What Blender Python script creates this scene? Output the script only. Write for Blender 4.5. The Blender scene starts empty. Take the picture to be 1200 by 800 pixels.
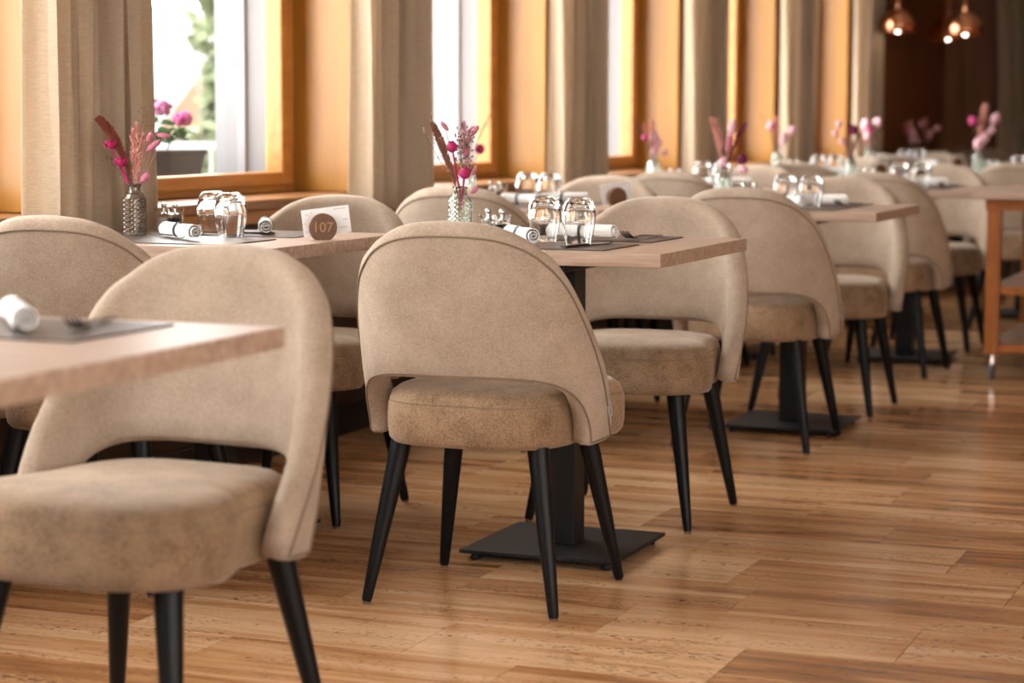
import bpy, bmesh, math, random
from mathutils import Vector, Matrix
from math import sin, cos, pi, radians, atan2, sqrt
random.seed(7)
SC = bpy.context.scene
COL = SC.collection

# ------------------------------------------------------------------ camera
CAM_H = 1.045
YAW, PITCH, ROLL = 0.375, 0.10233, 0.002775
cam_d = bpy.data.cameras.new('camera'); cam = bpy.data.objects.new('camera', cam_d); COL.objects.link(cam)
F = Vector((-sin(YAW)*cos(PITCH), cos(YAW)*cos(PITCH), -sin(PITCH)))
R0 = Vector((cos(YAW), sin(YAW), 0)); U0 = R0.cross(F)
Rr = R0*cos(ROLL)+U0*sin(ROLL); Uu = U0*cos(ROLL)-R0*sin(ROLL)
cam.matrix_world = Matrix(((Rr.x, Uu.x, -F.x, 0), (Rr.y, Uu.y, -F.y, 0), (Rr.z, Uu.z, -F.z, CAM_H), (0, 0, 0, 1)))
cam_d.sensor_width = 36.0; cam_d.lens = 36.0*2549/1200
cam_d.clip_start = 0.05; cam_d.clip_end = 300
cam_d.dof.use_dof = True; cam_d.dof.focus_distance = 4.85; cam_d.dof.aperture_fstop = 3.2
SC.camera = cam

# ------------------------------------------------------------------ world, daylight, exposure
w = bpy.data.worlds.new('overcast_sky'); SC.world = w; w.use_nodes = True
bg = w.node_tree.nodes['Background']
bg.inputs['Color'].default_value = (1.0, 0.985, 0.96, 1); bg.inputs['Strength'].default_value = 7.2
SC.view_settings.view_transform = 'Standard'; SC.view_settings.look = 'None'
SC.view_settings.gamma = 1.0; SC.view_settings.use_curve_mapping = False
SC.view_settings.exposure = 1.08

def portal(loc, rot, sx, sy):
    d = bpy.data.lights.new('window_portal', 'AREA'); d.shape = 'RECTANGLE'; d.size = sx; d.size_y = sy
    d.cycles.is_portal = True
    o = bpy.data.objects.new('window_portal', d); COL.objects.link(o); o.location = loc; o.rotation_euler = rot
portal((-3.66, 9.2, 1.6), (0, -pi/2, 0), 1.9, 12.4)     # along the window side
portal((4.25, 1.0, 1.6), (0, pi/2, 0), 1.6, 4.4)        # glazed terrace side
portal((2.4, -1.22, 1.55), (pi/2, 0, 0), 3.2, 1.2)       # glazed entrance side behind the camera

# ------------------------------------------------------------------ materials
def mat(name, col, rough=0.5, metal=0.0, **kw):
    m = bpy.data.materials.new(name); m.use_nodes = True
    b = m.node_tree.nodes['Principled BSDF']
    b.inputs['Base Color'].default_value = (*col, 1); b.inputs['Roughness'].default_value = rough
    b.inputs['Metallic'].default_value = metal
    for k, v in kw.items(): b.inputs[k.replace('_', ' ')].default_value = v
    return m
def N(m, t, **kw):
    n = m.node_tree.nodes.new(t)
    for k, v in kw.items():
        if k in n.inputs: n.inputs[k].default_value = v
        else: setattr(n, k, v)
    return n
def L(m, a, b): m.node_tree.links.new(a, b)
def P(m): return m.node_tree.nodes['Principled BSDF']
def ramp(m, fac, stops):
    r = N(m, 'ShaderNodeValToRGB'); L(m, fac, r.inputs['Fac'])
    e = r.color_ramp.elements
    while len(e) < len(stops): e.new(0.5)
    for i, (p, c) in enumerate(stops):
        e[i].position = p; e[i].color = (*c, 1)
    return r
def coords(m, kind='Object', scale=(1, 1, 1), loc=(0, 0, 0)):
    tc = N(m, 'ShaderNodeTexCoord'); mp = N(m, 'ShaderNodeMapping')
    mp.inputs['Scale'].default_value = scale; mp.inputs['Location'].default_value = loc
    L(m, tc.outputs[kind], mp.inputs['Vector']); return mp.outputs['Vector']
def bump(m, h, strength, dist=0.002):
    b = N(m, 'ShaderNodeBump'); b.inputs['Strength'].default_value = strength; b.inputs['Distance'].default_value = dist
    L(m, h, b.inputs['Height']); L(m, b.outputs['Normal'], P(m).inputs['Normal'])

def fabric(name, c1, c2, sheen, patch, weave=560):
    m = mat(name, c1, 0.9)
    v = coords(m)
    n1 = N(m, 'ShaderNodeTexNoise', Scale=patch, Detail=5.0, Roughness=0.6); L(m, v, n1.inputs['Vector'])
    n2 = N(m, 'ShaderNodeTexNoise', Scale=weave*0.45, Detail=2.0); L(m, v, n2.inputs['Vector'])
    mx = N(m, 'ShaderNodeMix', data_type='FLOAT'); mx.inputs[0].default_value = 0.5
    L(m, n1.outputs['Fac'], mx.inputs[2]); L(m, n2.outputs['Fac'], mx.inputs[3])
    r = ramp(m, mx.outputs[0], [(0.36, c2), (0.62, c1)]); L(m, r.outputs['Color'], P(m).inputs['Base Color'])
    P(m).inputs['Sheen Weight'].default_value = sheen; P(m).inputs['Sheen Roughness'].default_value = 0.4
    P(m).inputs['Sheen Tint'].default_value = (1.0, 0.9, 0.78, 1)
    P(m).inputs['Specular IOR Level'].default_value = 0.15
    bump(m, n2.outputs['Fac'], 0.25, 0.001)
    return m
M_SHELL = fabric('taupe_velour', (0.44, 0.350, 0.270), (0.30, 0.230, 0.170), 0.22, 9)
M_SEAT = fabric('brown_chenille', (0.34, 0.225, 0.137), (0.155, 0.098, 0.056), 0.32, 16)
M_PIPE = mat('seam_thread', (0.20, 0.14, 0.095), 0.9)
M_BLACK = mat('black_lacquer', (0.005, 0.005, 0.0055), 0.40, Specular_IOR_Level=0.2)
M_BLKMET = mat('black_powder_coat', (0.008, 0.008, 0.009), 0.5, Specular_IOR_Level=0.35)
M_GLIDE = mat('felt_glide', (0.16, 0.09, 0.05), 0.9)
M_TAG = mat('woven_grey_tag', (0.33, 0.32, 0.31), 0.8)
M_INK = mat('dark_ink', (0.01, 0.01, 0.012), 0.8)

def wood(name, c1, c2, rough, scale=(3, 40, 40), det=6.0, dist=0.6, coat=0.0):
    m = mat(name, c1, rough)
    v = coords(m, scale=scale)
    n = N(m, 'ShaderNodeTexNoise', Scale=1.0, Detail=det, Roughness=0.62, Distortion=dist); L(m, v, n.inputs['Vector'])
    r = ramp(m, n.outputs['Fac'], [(0.32, c2), (0.66, c1)]); L(m, r.outputs['Color'], P(m).inputs['Base Color'])
    P(m).inputs['Coat Weight'].default_value = coat; P(m).inputs['Coat Roughness'].default_value = 0.25
    bump(m, n.outputs['Fac'], 0.08, 0.001)
    return m
M_OAK = wood('pale_oak_top', (0.50, 0.365, 0.275), (0.29, 0.192, 0.135), 0.42, (4, 80, 80), 7.0, 0.4)
M_PANEL = wood('honey_larch_panel', (0.43, 0.195, 0.024), (0.33, 0.142, 0.016), 0.36, (9, 9, 1.2), 5.0, 0.4)
M_FRAME = wood('amber_window_wood', (0.50, 0.215, 0.045), (0.36, 0.145, 0.03), 0.33, (30, 3, 30), 5.0, 0.3)
M_SILL = wood('brown_sill_wood', (0.30, 0.135, 0.045), (0.2, 0.085, 0.03), 0.3, (30, 2.5, 30), 5.0, 0.3)
M_DARKW = wood('dark_walnut_panel', (0.24, 0.080, 0.020), (0.16, 0.052, 0.012), 0.5, (12, 12, 1.0), 5.0, 0.4)
M_APRON = wood('smoked_lower_panel', (0.045, 0.022, 0.013), (0.028, 0.014, 0.009), 0.5, (2, 3, 20), 5.0, 0.4)
M_PLINTH = mat('black_plinth', (0.006, 0.006, 0.006), 0.5)
M_TROLLEY = wood('red_brown_beech', (0.36, 0.125, 0.03), (0.25, 0.08, 0.018), 0.35, (20, 20, 3), 5.0, 0.3)
M_PLASTER = mat('pale_grey_render', (0.19, 0.19, 0.195), 0.9)
M_WHITEWALL = mat('white_wall_paint', (0.8, 0.79, 0.77), 0.9)
M_CEIL = mat('warm_white_ceiling', (0.80, 0.77, 0.72), 0.9)
M_WHITEFR = mat('grey_painted_metal', (0.22, 0.22, 0.23), 0.5)
M_PUCK = wood('dark_turned_wood', (0.16, 0.07, 0.028), (0.10, 0.04, 0.015), 0.4, (60, 60, 60), 4.0, 0.4)
M_NUM = mat('engraved_pale_wood', (0.36, 0.21, 0.10), 0.6)
M_CARD = mat('white_card', (0.82, 0.82, 0.82), 0.7)
M_CARDINK = mat('card_grey_print', (0.62, 0.62, 0.63), 0.8)
M_NAPKIN = mat('white_linen', (0.86, 0.85, 0.83), 0.9, Sheen_Weight=0.2)
M_RING = mat('black_napkin_band', (0.012, 0.012, 0.012), 0.6)
M_STEEL = mat('gunmetal_cutlery', (0.10, 0.095, 0.09), 0.22, 1.0)
M_CHROME = mat('chrome', (0.8, 0.78, 0.75), 0.12, 1.0)
M_COPPER = mat('polished_copper', (0.55, 0.24, 0.13), 0.22, 1.0)
M_BULB = mat('bulb_frosted', (1, 0.9, 0.75), 0.4)
P(M_BULB).inputs['Emission Color'].default_value = (1, 0.85, 0.65, 1); P(M_BULB).inputs['Emission Strength'].default_value = 12
M_SALT = mat('salt', (0.85, 0.83, 0.80), 0.9)
M_PEPPER = mat('pepper', (0.02, 0.018, 0.016), 0.9)
M_RUBBER = mat('castor_grey', (0.12, 0.12, 0.12), 0.5)

m = M_MAT = mat('taupe_leather_mat', (0.085, 0.062, 0.052), 0.42)
v = coords(m, scale=(260, 260, 260)); n = N(m, 'ShaderNodeTexVoronoi', Scale=1.0); L(m, v, n.inputs['Vector'])
bump(m, n.outputs['Distance'], 0.2, 0.0006)

def glass(name, col, rough=0.0, ior=1.45):
    m = mat(name, col, rough); P(m).inputs['Transmission Weight'].default_value = 1.0; P(m).inputs['IOR'].default_value = ior
    return m
M_GLASS = glass('clear_tumbler_glass', (0.98, 0.985, 0.98))
M_VGLASS = glass('pale_green_pressed_glass', (0.86, 0.93, 0.88))
M_VSMOKE = mat('smoky_silvered_glass', (0.22, 0.18, 0.15), 0.2, 0.75)
m = M_PANE = bpy.data.materials.new('window_pane_glass'); m.use_nodes = True
nt = m.node_tree; nt.nodes.remove(nt.nodes['Principled BSDF'])
tr = N(m, 'ShaderNodeBsdfTransparent'); gl = N(m, 'ShaderNodeBsdfGlossy'); gl.inputs['Roughness'].default_value = 0.0
fr = N(m, 'ShaderNodeFresnel'); fr.inputs['IOR'].default_value = 1.3
bf = N(m, 'ShaderNodeNewGeometry'); inv = N(m, 'ShaderNodeMath', operation='SUBTRACT'); inv.inputs[0].default_value = 1.0; L(m, bf.outputs['Backfacing'], inv.inputs[1])
fm = N(m, 'ShaderNodeMath', operation='MULTIPLY'); L(m, fr.outputs[0], fm.inputs[0]); L(m, inv.outputs[0], fm.inputs[1])   # reflect once, at the outer faces
mx = N(m, 'ShaderNodeMixShader'); L(m, fm.outputs[0], mx.inputs[0]); L(m, tr.outputs[0], mx.inputs[1]); L(m, gl.outputs[0], mx.inputs[2])
L(m, mx.outputs[0], nt.nodes['Material Output'].inputs['Surface'])

# curtain linen: diffuse + translucent
m = M_CURT = bpy.data.materials.new('natural_linen_curtain'); m.use_nodes = True
nt = m.node_tree; nt.nodes.remove(nt.nodes['Principled BSDF'])
v = coords(m, scale=(420, 420, 420)); n = N(m, 'ShaderNodeTexNoise', Scale=1.0, Detail=2.0); L(m, v, n.inputs['Vector'])
v2 = coords(m, scale=(40, 40, 600)); n2 = N(m, 'ShaderNodeTexNoise', Scale=1.0, Detail=2.0); L(m, v2, n2.inputs['Vector'])
mxf = N(m, 'ShaderNodeMix', data_type='FLOAT'); mxf.inputs[0].default_value = 0.5
L(m, n.outputs['Fac'], mxf.inputs[2]); L(m, n2.outputs['Fac'], mxf.inputs[3])
r = ramp(m, mxf.outputs[0], [(0.35, (0.60, 0.49, 0.36)), (0.65, (0.77, 0.655, 0.505))])
df = N(m, 'ShaderNodeBsdfDiffuse'); tl = N(m, 'ShaderNodeBsdfTranslucent')
L(m, r.outputs['Color'], df.inputs['Color']); L(m, r.outputs['Color'], tl.inputs['Color'])
mx = N(m, 'ShaderNodeMixShader'); mx.inputs[0].default_value = 0.48
L(m, df.outputs[0], mx.inputs[1]); L(m, tl.outputs[0], mx.inputs[2]); L(m, mx.outputs[0], nt.nodes['Material Output'].inputs['Surface'])

# travertine-look floor tile: streaks run along the tile, each tile shifted by its own random
m = M_TILE = mat('travertine_plank_tile', (0.4, 0.24, 0.13), 0.26)
tc = N(m, 'ShaderNodeTexCoord'); oi = N(m, 'ShaderNodeObjectInfo')
geo = N(m, 'ShaderNodeNewGeometry')
def tilevec(scale, mul):
    mp = N(m, 'ShaderNodeMapping'); mp.inputs['Scale'].default_value = scale; L(m, geo.outputs['Position'], mp.inputs['Vector'])
    ml = N(m, 'ShaderNodeMath', operation='MULTIPLY'); ml.inputs[1].default_value = mul; L(m, oi.outputs['Random'], ml.inputs[0])
    ad = N(m, 'ShaderNodeVectorMath', operation='ADD'); L(m, mp.outputs[0], ad.inputs[0]); L(m, ml.outputs[0], ad.inputs[1])
    return ad.outputs[0]
na = N(m, 'ShaderNodeTexNoise', Scale=1.0, Detail=7.0, Roughness=0.62, Distortion=0.8); L(m, tilevec((0.9, 9, 1), 37.0), na.inputs['Vector'])
nb = N(m, 'ShaderNodeTexNoise', Scale=1.0, Detail=4.0, Roughness=0.7, Distortion=0.3); L(m, tilevec((9, 55, 1), 91.0), nb.inputs['Vector'])
mx1 = N(m, 'ShaderNodeMix', data_type='FLOAT'); mx1.inputs[0].default_value = 0.16
L(m, na.outputs['Fac'], mx1.inputs[2]); L(m, nb.outputs['Fac'], mx1.inputs[3])
off = N(m, 'ShaderNodeMath', operation='MULTIPLY_ADD'); off.inputs[1].default_value = 0.15; off.inputs[2].default_value = -0.065
L(m, oi.outputs['Random'], off.inputs[0])
ad = N(m, 'ShaderNodeMath', operation='ADD'); L(m, mx1.outputs[0], ad.inputs[0]); L(m, off.outputs[0], ad.inputs[1])
rc = ramp(m, ad.outputs[0], [(0.30, (0.18, 0.078, 0.029)), (0.41, (0.33, 0.153, 0.060)), (0.50, (0.47, 0.245, 0.108)), (0.64, (0.62, 0.395, 0.222))])
# pores: short dark dashes along the tile
vo = N(m, 'ShaderNodeTexNoise', Scale=1.0, Detail=2.0, Roughness=0.5); L(m, tilevec((60, 230, 1), 53.0), vo.inputs['Vector'])
vm = N(m, 'ShaderNodeTexNoise', Scale=1.0, Detail=2.0); L(m, tilevec((3, 14, 1), 17.0), vm.inputs['Vector'])
pm = N(m, 'ShaderNodeMath', operation='MULTIPLY_ADD'); pm.inputs[1].default_value = 0.45; L(m, vm.outputs['Fac'], pm.inputs[0]); L(m, vo.outputs['Fac'], pm.inputs[2])
pr = ramp(m, pm.outputs[0], [(0.862, (0, 0, 0)), (0.92, (1, 1, 1))])
mc = N(m, 'ShaderNodeMix', data_type='RGBA'); L(m, pr.outputs['Color'], mc.inputs[0]); L(m, rc.outputs['Color'], mc.inputs[6])
mc.inputs[7].default_value = (0.17, 0.09, 0.047, 1)
L(m, mc.outputs[2], P(m).inputs['Base Color'])
rr = N(m, 'ShaderNodeMath', operation='MULTIPLY_ADD'); rr.inputs[1].default_value = 0.14; rr.inputs[2].default_value = 0.13
L(m, na.outputs['Fac'], rr.inputs[0]); L(m, rr.outputs[0], P(m).inputs['Roughness'])
bump(m, pr.outputs['Color'], -0.15, 0.001)
M_GROUT = mat('brown_grout', (0.12, 0.066, 0.035), 0.8)

# ------------------------------------------------------------------ mesh helpers
class MB:
    def __init__(s): s.v = []; s.f = []; s.flat = False
    def add(s, vs, fs):
        o = len(s.v); s.v += [tuple(p) for p in vs]; s.f += [tuple(i+o for i in f) for f in fs]; return s
    def box(s, x0, x1, y0, y1, z0, z1):
        return s.add([(x0,y0,z0),(x1,y0,z0),(x1,y1,z0),(x0,y1,z0),(x0,y0,z1),(x1,y0,z1),(x1,y1,z1),(x0,y1,z1)],
                     [(0,3,2,1),(4,5,6,7),(0,1,5,4),(1,2,6,5),(2,3,7,6),(3,0,4,7)])
    def bbox(s, x0, x1, y0, y1, z0, z1, b=0.004):          # box with chamfered edges
        s.flat = True
        bm = bmesh.new(); bmesh.ops.create_cube(bm, size=1)
        for p in bm.verts: p.co = Vector(((x0+x1)/2+p.co.x*(x1-x0), (y0+y1)/2+p.co.y*(y1-y0), (z0+z1)/2+p.co.z*(z1-z0)))
        bmesh.ops.bevel(bm, geom=list(bm.edges), offset=b, segments=2, affect='EDGES', profile=0.5)
        bm.verts.index_update(); s.add([p.co for p in bm.verts], [[q.index for q in f.verts] for f in bm.faces]); bm.free(); return s
    def lathe(s, prof, n=24, c=(0, 0, 0), fn=None, cap=True):        # prof: (r, z)
        vs = []; fs = []
        for j, (r, z) in enumerate(prof):
            for i in range(n):
                rr = fn(r, i, j) if fn else r
                a = 2*pi*i/n; vs.append((c[0]+rr*cos(a), c[1]+rr*sin(a), c[2]+z))
        for j in range(len(prof)-1):
            for i in range(n):
                fs.append((j*n+i, j*n+(i+1) % n, (j+1)*n+(i+1) % n, (j+1)*n+i))
        if cap and prof[0][0] > 1e-6: fs.append(tuple(range(n-1, -1, -1)))
        if cap and prof[-1][0] > 1e-6: fs.append(tuple((len(prof)-1)*n+i for i in range(n)))
        return s.add(vs, fs)
    def tube(s, pts, rad, n=8, closed=False, cap=True):
        pts = [Vector(p) for p in pts]; k = len(pts); vs = []; fs = []
        if not hasattr(rad, '__len__'): rad = [rad]*k
        ref = Vector((0.13, 0.31, 0.94)).normalized()
        for i, p in enumerate(pts):
            if closed: t = pts[(i+1) % k]-pts[i-1]
            else: t = pts[min(i+1, k-1)]-pts[max(i-1, 0)]
            t.normalize()
            a = t.cross(ref)
            if a.length < 0.05: a = t.cross(Vector((1, 0, 0)))
            a.normalize(); b = t.cross(a)
            for q in range(n):
                an = 2*pi*q/n; vs.append(p+(a*cos(an)+b*sin(an))*rad[i])
        for i in range(k if closed else k-1):
            j = (i+1) % k
            for q in range(n): fs.append((i*n+q, i*n+(q+1) % n, j*n+(q+1) % n, j*n+q))
        if not closed and cap:
            fs.append(tuple(range(n-1, -1, -1))); fs.append(tuple((k-1)*n+q for q in range(n)))
        return s.add(vs, fs)
    def blob(s, c, rx, ry, rz, rot=None, n=10, m=7, fn=None):
        vs = []; fs = []; c = Vector(c)
        for j in range(m+1):
            th = pi*j/m
            for i in range(n):
                a = 2*pi*i/n; p = Vector((rx*sin(th)*cos(a), ry*sin(th)*sin(a), rz*cos(th)))
                if fn: p = fn(p, i, j)
                if rot: p = rot @ p
                vs.append(c+p)
        for j in range(m):
            for i in range(n): fs.append((j*n+i, (j+1)*n+i, (j+1)*n+(i+1) % n, j*n+(i+1) % n))
        return s.add(vs, fs)
    def mesh(s, name, material, smooth=True, autos=None):
        me = bpy.data.meshes.new(name); me.from_pydata(s.v, [], s.f); me.validate()
        bm = bmesh.new(); bm.from_mesh(me)
        bmesh.ops.remove_doubles(bm, verts=list(bm.verts), dist=1e-6)
        bmesh.ops.recalc_face_normals(bm, faces=list(bm.faces)); bm.to_mesh(me); bm.free()
        me.materials.append(material)
        if smooth:
            me.polygons.foreach_set('use_smooth', [True]*len(me.polygons))
            me.set_sharp_from_angle(angle=radians(autos or (12 if s.flat else 38)))
        me.update(); return me
    def build(s, name, material, parent=None, loc=(0, 0, 0), rz=0, smooth=True, autos=None):
        return link(name, s.mesh(name, material, smooth, autos), parent, loc, rz)
def link(name, me, parent=None, loc=(0, 0, 0), rz=0):
    o = bpy.data.objects.new(name, me); COL.objects.link(o); o.location = loc; o.rotation_euler = (0, 0, rz)
    if parent: o.parent = parent
    return o
def tag(o, label, cat, group=None):
    o['label'] = label; o['category'] = cat
    if group: o['group'] = group
    return o
def thing(name, loc, rz, label, cat, group=None):
    o = bpy.data.objects.new(name, None); COL.objects.link(o); o.location = loc; o.rotation_euler = (0, 0, rz); o.empty_display_size = 0.1
    return tag(o, label, cat, group)
def struct(o): o['kind'] = 'structure'; return o
def copy_tree(o, parent=None):
    c = o.copy(); COL.objects.link(c); c.parent = parent
    for ch in list(o.children): copy_tree(ch, c)
    return c
USED = set()
def inst(proto, loc, rz, label, cat=None, group=None):     # the first use moves the prototype itself
    o = proto if proto.name not in USED else copy_tree(proto)
    USED.add(proto.name)
    o.location = loc; o.rotation_euler = (0, 0, rz); o['label'] = label
    if cat: o['category'] = cat
    if group: o['group'] = group
    return o

# ------------------------------------------------------------------ room shell
X_IN, X_MID, X_OUT = -3.15, -3.42, -3.62          # room face, frame plane, outer face of the window wall
CEIL_Z = 2.75; SILL_Z = 0.80; HEAD_Z = 2.40
Y_REV = [4.71+1.83*k for k in range(-3, 6)]       # far reveal of each window
PIER = 0.31
Y_NEAR, Y_BACK, X_RIGHT = -1.0, 17.2, 4.2

fl = MB().box(X_OUT, X_RIGHT, Y_NEAR, Y_BACK, -0.12, -0.004).build('floor', M_GROUT, smooth=False); struct(fl)
# tiles
TW, TL, GAP = 0.29, 0.62, 0.0012
def tile_mesh(x0, x1, y0, y1, nm='floor_tile'):
    b = MB(); c = 0.0005
    a0, a1, b0, b1 = x0+GAP/2, x1-GAP/2, y0+GAP/2, y1-GAP/2
    b.add([(a0, b0, -0.004), (a1, b0, -0.004), (a1, b1, -0.004), (a0, b1, -0.004), (a0, b0, -c), (a1, b0, -c), (a1, b1, -c), (a0, b1, -c),
           (a0+c, b0+c, 0), (a1-c, b0+c, 0), (a1-c, b1-c, 0), (a0+c, b1-c, 0)],
          [(0, 1, 5, 4), (1, 2, 6, 5), (2, 3, 7, 6), (3, 0, 4, 7), (4, 5, 9, 8), (5, 6, 10, 9), (6, 7, 11, 10), (7, 4, 8, 11), (8, 9, 10, 11)])
    return b
ROW_X = {0: -1.116, 1: -1.441, 2: -0.62, 3: -1.319, 4: -1.50, 5: -1.10, 6: -1.36}
full = tile_mesh(-TL/2, TL/2, -TW/2, TW/2).mesh('floor_tile', M_TILE, smooth=False)
def in_view(x, y):
    q = Vector((x, y, -CAM_H)); z = q.dot(F)
    if z < 0.3: return None
    u = 600+2549*q.dot(Rr)/z; v_ = 400-2549*q.dot(Uu)/z
    return (u, v_, z)
near_tiles = []; rest = MB(); rest_obj = None
ny0 = math.floor((Y_NEAR-3.815)/TW); ny1 = math.ceil((Y_BACK-3.815)/TW)
for k in range(ny0, ny1):
    y0 = 3.815+k*TW; y1 = y0+TW
    y0c, y1c = max(y0, Y_NEAR), min(y1, Y_BACK)
    if y1c-y0c < 0.01: continue
    xs = ROW_X.get(k, -1.1-0.62*random.random())
    x = xs-TL*math.ceil((xs-X_IN)/TL)
    while x < X_RIGHT:
        x0c, x1c = max(x, X_IN), min(x+TL, X_RIGHT)
        if x1c-x0c > 0.01:
            q = in_view((x0c+x1c)/2, (y0c+y1c)/2)
            vis = q and -140 < q[0] < 1340 and -50 < q[1] < 900 and q[2] < 11.5
            if vis: near_tiles.append((q[2], x0c, x1c, y0c, y1c, (x1c-x0c > TL-0.001) and (y1c-y0c > TW-0.001)))
            else: rest.add(*(lambda b: (b.v, b.f))(tile_mesh(x0c, x1c, y0c, y1c)))
        x += TL
near_tiles.sort()
for i, (d, x0, x1, y0, y1, isfull) in enumerate(near_tiles):
    if i >= 296:
        b = tile_mesh(x0, x1, y0, y1); rest.add(b.v, b.f); continue
    if isfull: o = link('floor_tile', full, fl, ((x0+x1)/2, (y0+y1)/2, 0))
    else:
        cx, cy = (x0+x1)/2, (y0+y1)/2
        o = tile_mesh(x0-cx, x1-cx, y0-cy, y1-cy).build('floor_tile', M_TILE, fl, (cx, cy, 0), smooth=False)
ro = rest.build('floor_tiling', M_TILE, fl, smooth=False); ro['kind'] = 'stuff'

struct(MB().box(X_OUT, X_RIGHT, Y_NEAR, Y_BACK, CEIL_Z, CEIL_Z+0.15).build('ceiling', M_CEIL, smooth=False))

# window wall: white outer leaf, wood inner leaf
WEND = Y_REV[-1]                                   # last window's far reveal
wl = MB()
wl.box(X_OUT, X_MID, Y_NEAR-0.3, WEND+1.1, 0, SILL_Z+0.0)
wl.box(X_OUT, X_MID, Y_NEAR-0.3, WEND+1.1, HEAD_Z-0.05, CEIL_Z)
prev = Y_NEAR-0.3
for yr in Y_REV:
    wl.box(X_OUT, X_MID, yr-0.07, yr+PIER+0.07, SILL_Z, HEAD_Z-0.05)
wl.box(X_OUT, X_MID, WEND+PIER+0.07, Y_BACK+0.2, SILL_Z, HEAD_Z-0.05)
wl.box(X_OUT, X_MID, WEND+1.1, Y_BACK+0.2, 0, SILL_Z); wl.box(X_OUT, X_MID, WEND+1.1, Y_BACK+0.2, HEAD_Z-0.05, CEIL_Z)
wall_left = struct(wl.build('wall_left', M_PLASTER, smooth=False))
for yr in Y_REV:                                   # wood-clad piers between the windows
    yend = yr+PIER if yr != WEND else yr+1.0
    MB().bbox(X_MID+0.001, X_IN, yr, yend, SILL_Z, CEIL_Z, 0.004).build('pier_panel', M_PANEL, wall_left)
MB().box(X_MID, X_IN, Y_NEAR, WEND, HEAD_Z, CEIL_Z).build('head_panel', M_PANEL, wall_left, smooth=False)
# dark lower panelling, one board per bay
for yr in Y_REV:
    y0, y1 = yr-1.83+PIER/2, yr+PIER/2
    if yr == WEND: y1 = yr+1.0
    MB().bbox(X_MID+0.001, X_IN+0.005, max(y0, Y_NEAR)+0.002, y1-0.002, 0.0, SILL_Z-0.035, 0.003).build('lower_panel', M_APRON, wall_left)
y = WEND+1.0
while y < Y_BACK-0.05:                             # dark walnut boards beyond the last window
    y2 = min(y+0.72, Y_BACK)
    MB().bbox(X_MID+0.001, X_IN, y+0.004, y2-0.004, 0.0, CEIL_Z, 0.006).build('walnut_board', M_DARKW, wall_left); y = y2
struct(MB().bbox(X_IN+0.0055, X_IN+0.022, Y_NEAR, Y_BACK, 0.0, 0.10, 0.003).build('baseboard_left', M_PLINTH))
sl = MB().bbox(X_MID+0.0, X_IN+0.055, Y_NEAR, WEND+0.99, SILL_Z-0.034, SILL_Z-0.001, 0.008)
struct(sl.build('trim_1', M_SILL))
o = MB().bbox(X_IN+0.006, X_IN+0.030, Y_NEAR, WEND+0.99, SILL_Z-0.075, SILL_Z-0.0345, 0.003).build('sill_apron', M_FRAME, bpy.data.objects['trim_1'])

wn = 0
for yr in Y_REV:
    y0, y1 = yr-1.83+PIER, yr
    if y0 < Y_NEAR: y0 = Y_NEAR+0.0
    if y1-y0 < 0.4: continue
    wn += 1
    fr = MB(); z0, z1 = SILL_Z, HEAD_Z; x0, x1 = X_MID+0.001, X_MID+0.062; t = 0.055
    fr.bbox(x0, x1, y0+.001, y0+t, z0, z1-.001, .004); fr.bbox(x0, x1, y1-t, y1-.001, z0, z1-.001, .004)
    fr.bbox(x0, x1, y0+t, y1-t, z0, z0+0.03, .004); fr.bbox(x0, x1, y0+t, y1-t, z1-t, z1-.001, .004)
    w_ = struct(fr.build('window_%d' % wn, M_FRAME))
    sa = MB(); t2 = 0.075; a0, a1 = y0+t-0.012, y1-t+0.012; b0, b1 = z0+0.022, z1-t+0.012; x2, x3 = X_MID+0.012, X_MID+0.078
    t3 = 0.045
    sa.bbox(x2, x3, a0, a0+t2, b0, b1, .006); sa.bbox(x2, x3, a1-t2, a1, b0, b1, .006)
    sa.bbox(x2, x3, a0+t2, a1-t2, b0, b0+t3, .006); sa.bbox(x2, x3, a0+t2, a1-t2, b1-t2, b1, .006)
    s_ = sa.build('sash', M_FRAME, w_)
    MB().box(X_MID+0.028, X_MID+0.034, a0+t2-.005, a1-t2+.005, b0+t3-.005, b1-t2+.005).build('pane', M_PANE, s_, smooth=False)
    MB().bbox(X_OUT-0.05, X_MID-0.001, yr-1.83+PIER+0.071, yr-0.071, SILL_Z+0.0005, SILL_Z+0.03, .004).build('outer_sill', M_WHITEFR, w_)
    MB().bbox(X_OUT+0.09, X_OUT+0.12, yr-0.085, yr-0.0705, SILL_Z+0.031, HEAD_Z-0.06, .002).build('blind_guide', M_WHITEFR, w_)

# back wall of walnut boards
wb = struct(MB().box(X_OUT, X_RIGHT+0.2, Y_BACK, Y_BACK+0.2, 0, CEIL_Z).build('wall_back', M_DARKW, smooth=False))
x = X_IN
for i in range(10):
    x2 = x+(0.16 if i % 4 == 0 else 0.78)
    if x2 > X_RIGHT: break
    MB().bbox(x+0.012, x2-0.012, Y_BACK-0.022, Y_BACK-0.0005, 0.1, CEIL_Z-.01, 0.005).build('walnut_board', M_DARKW, wb); x = x2
struct(MB().bbox(X_IN+.03, X_RIGHT, Y_BACK-0.04, Y_BACK-0.023, 0, 0.099, 0.003).build('baseboard_back', M_PLINTH))
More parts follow.
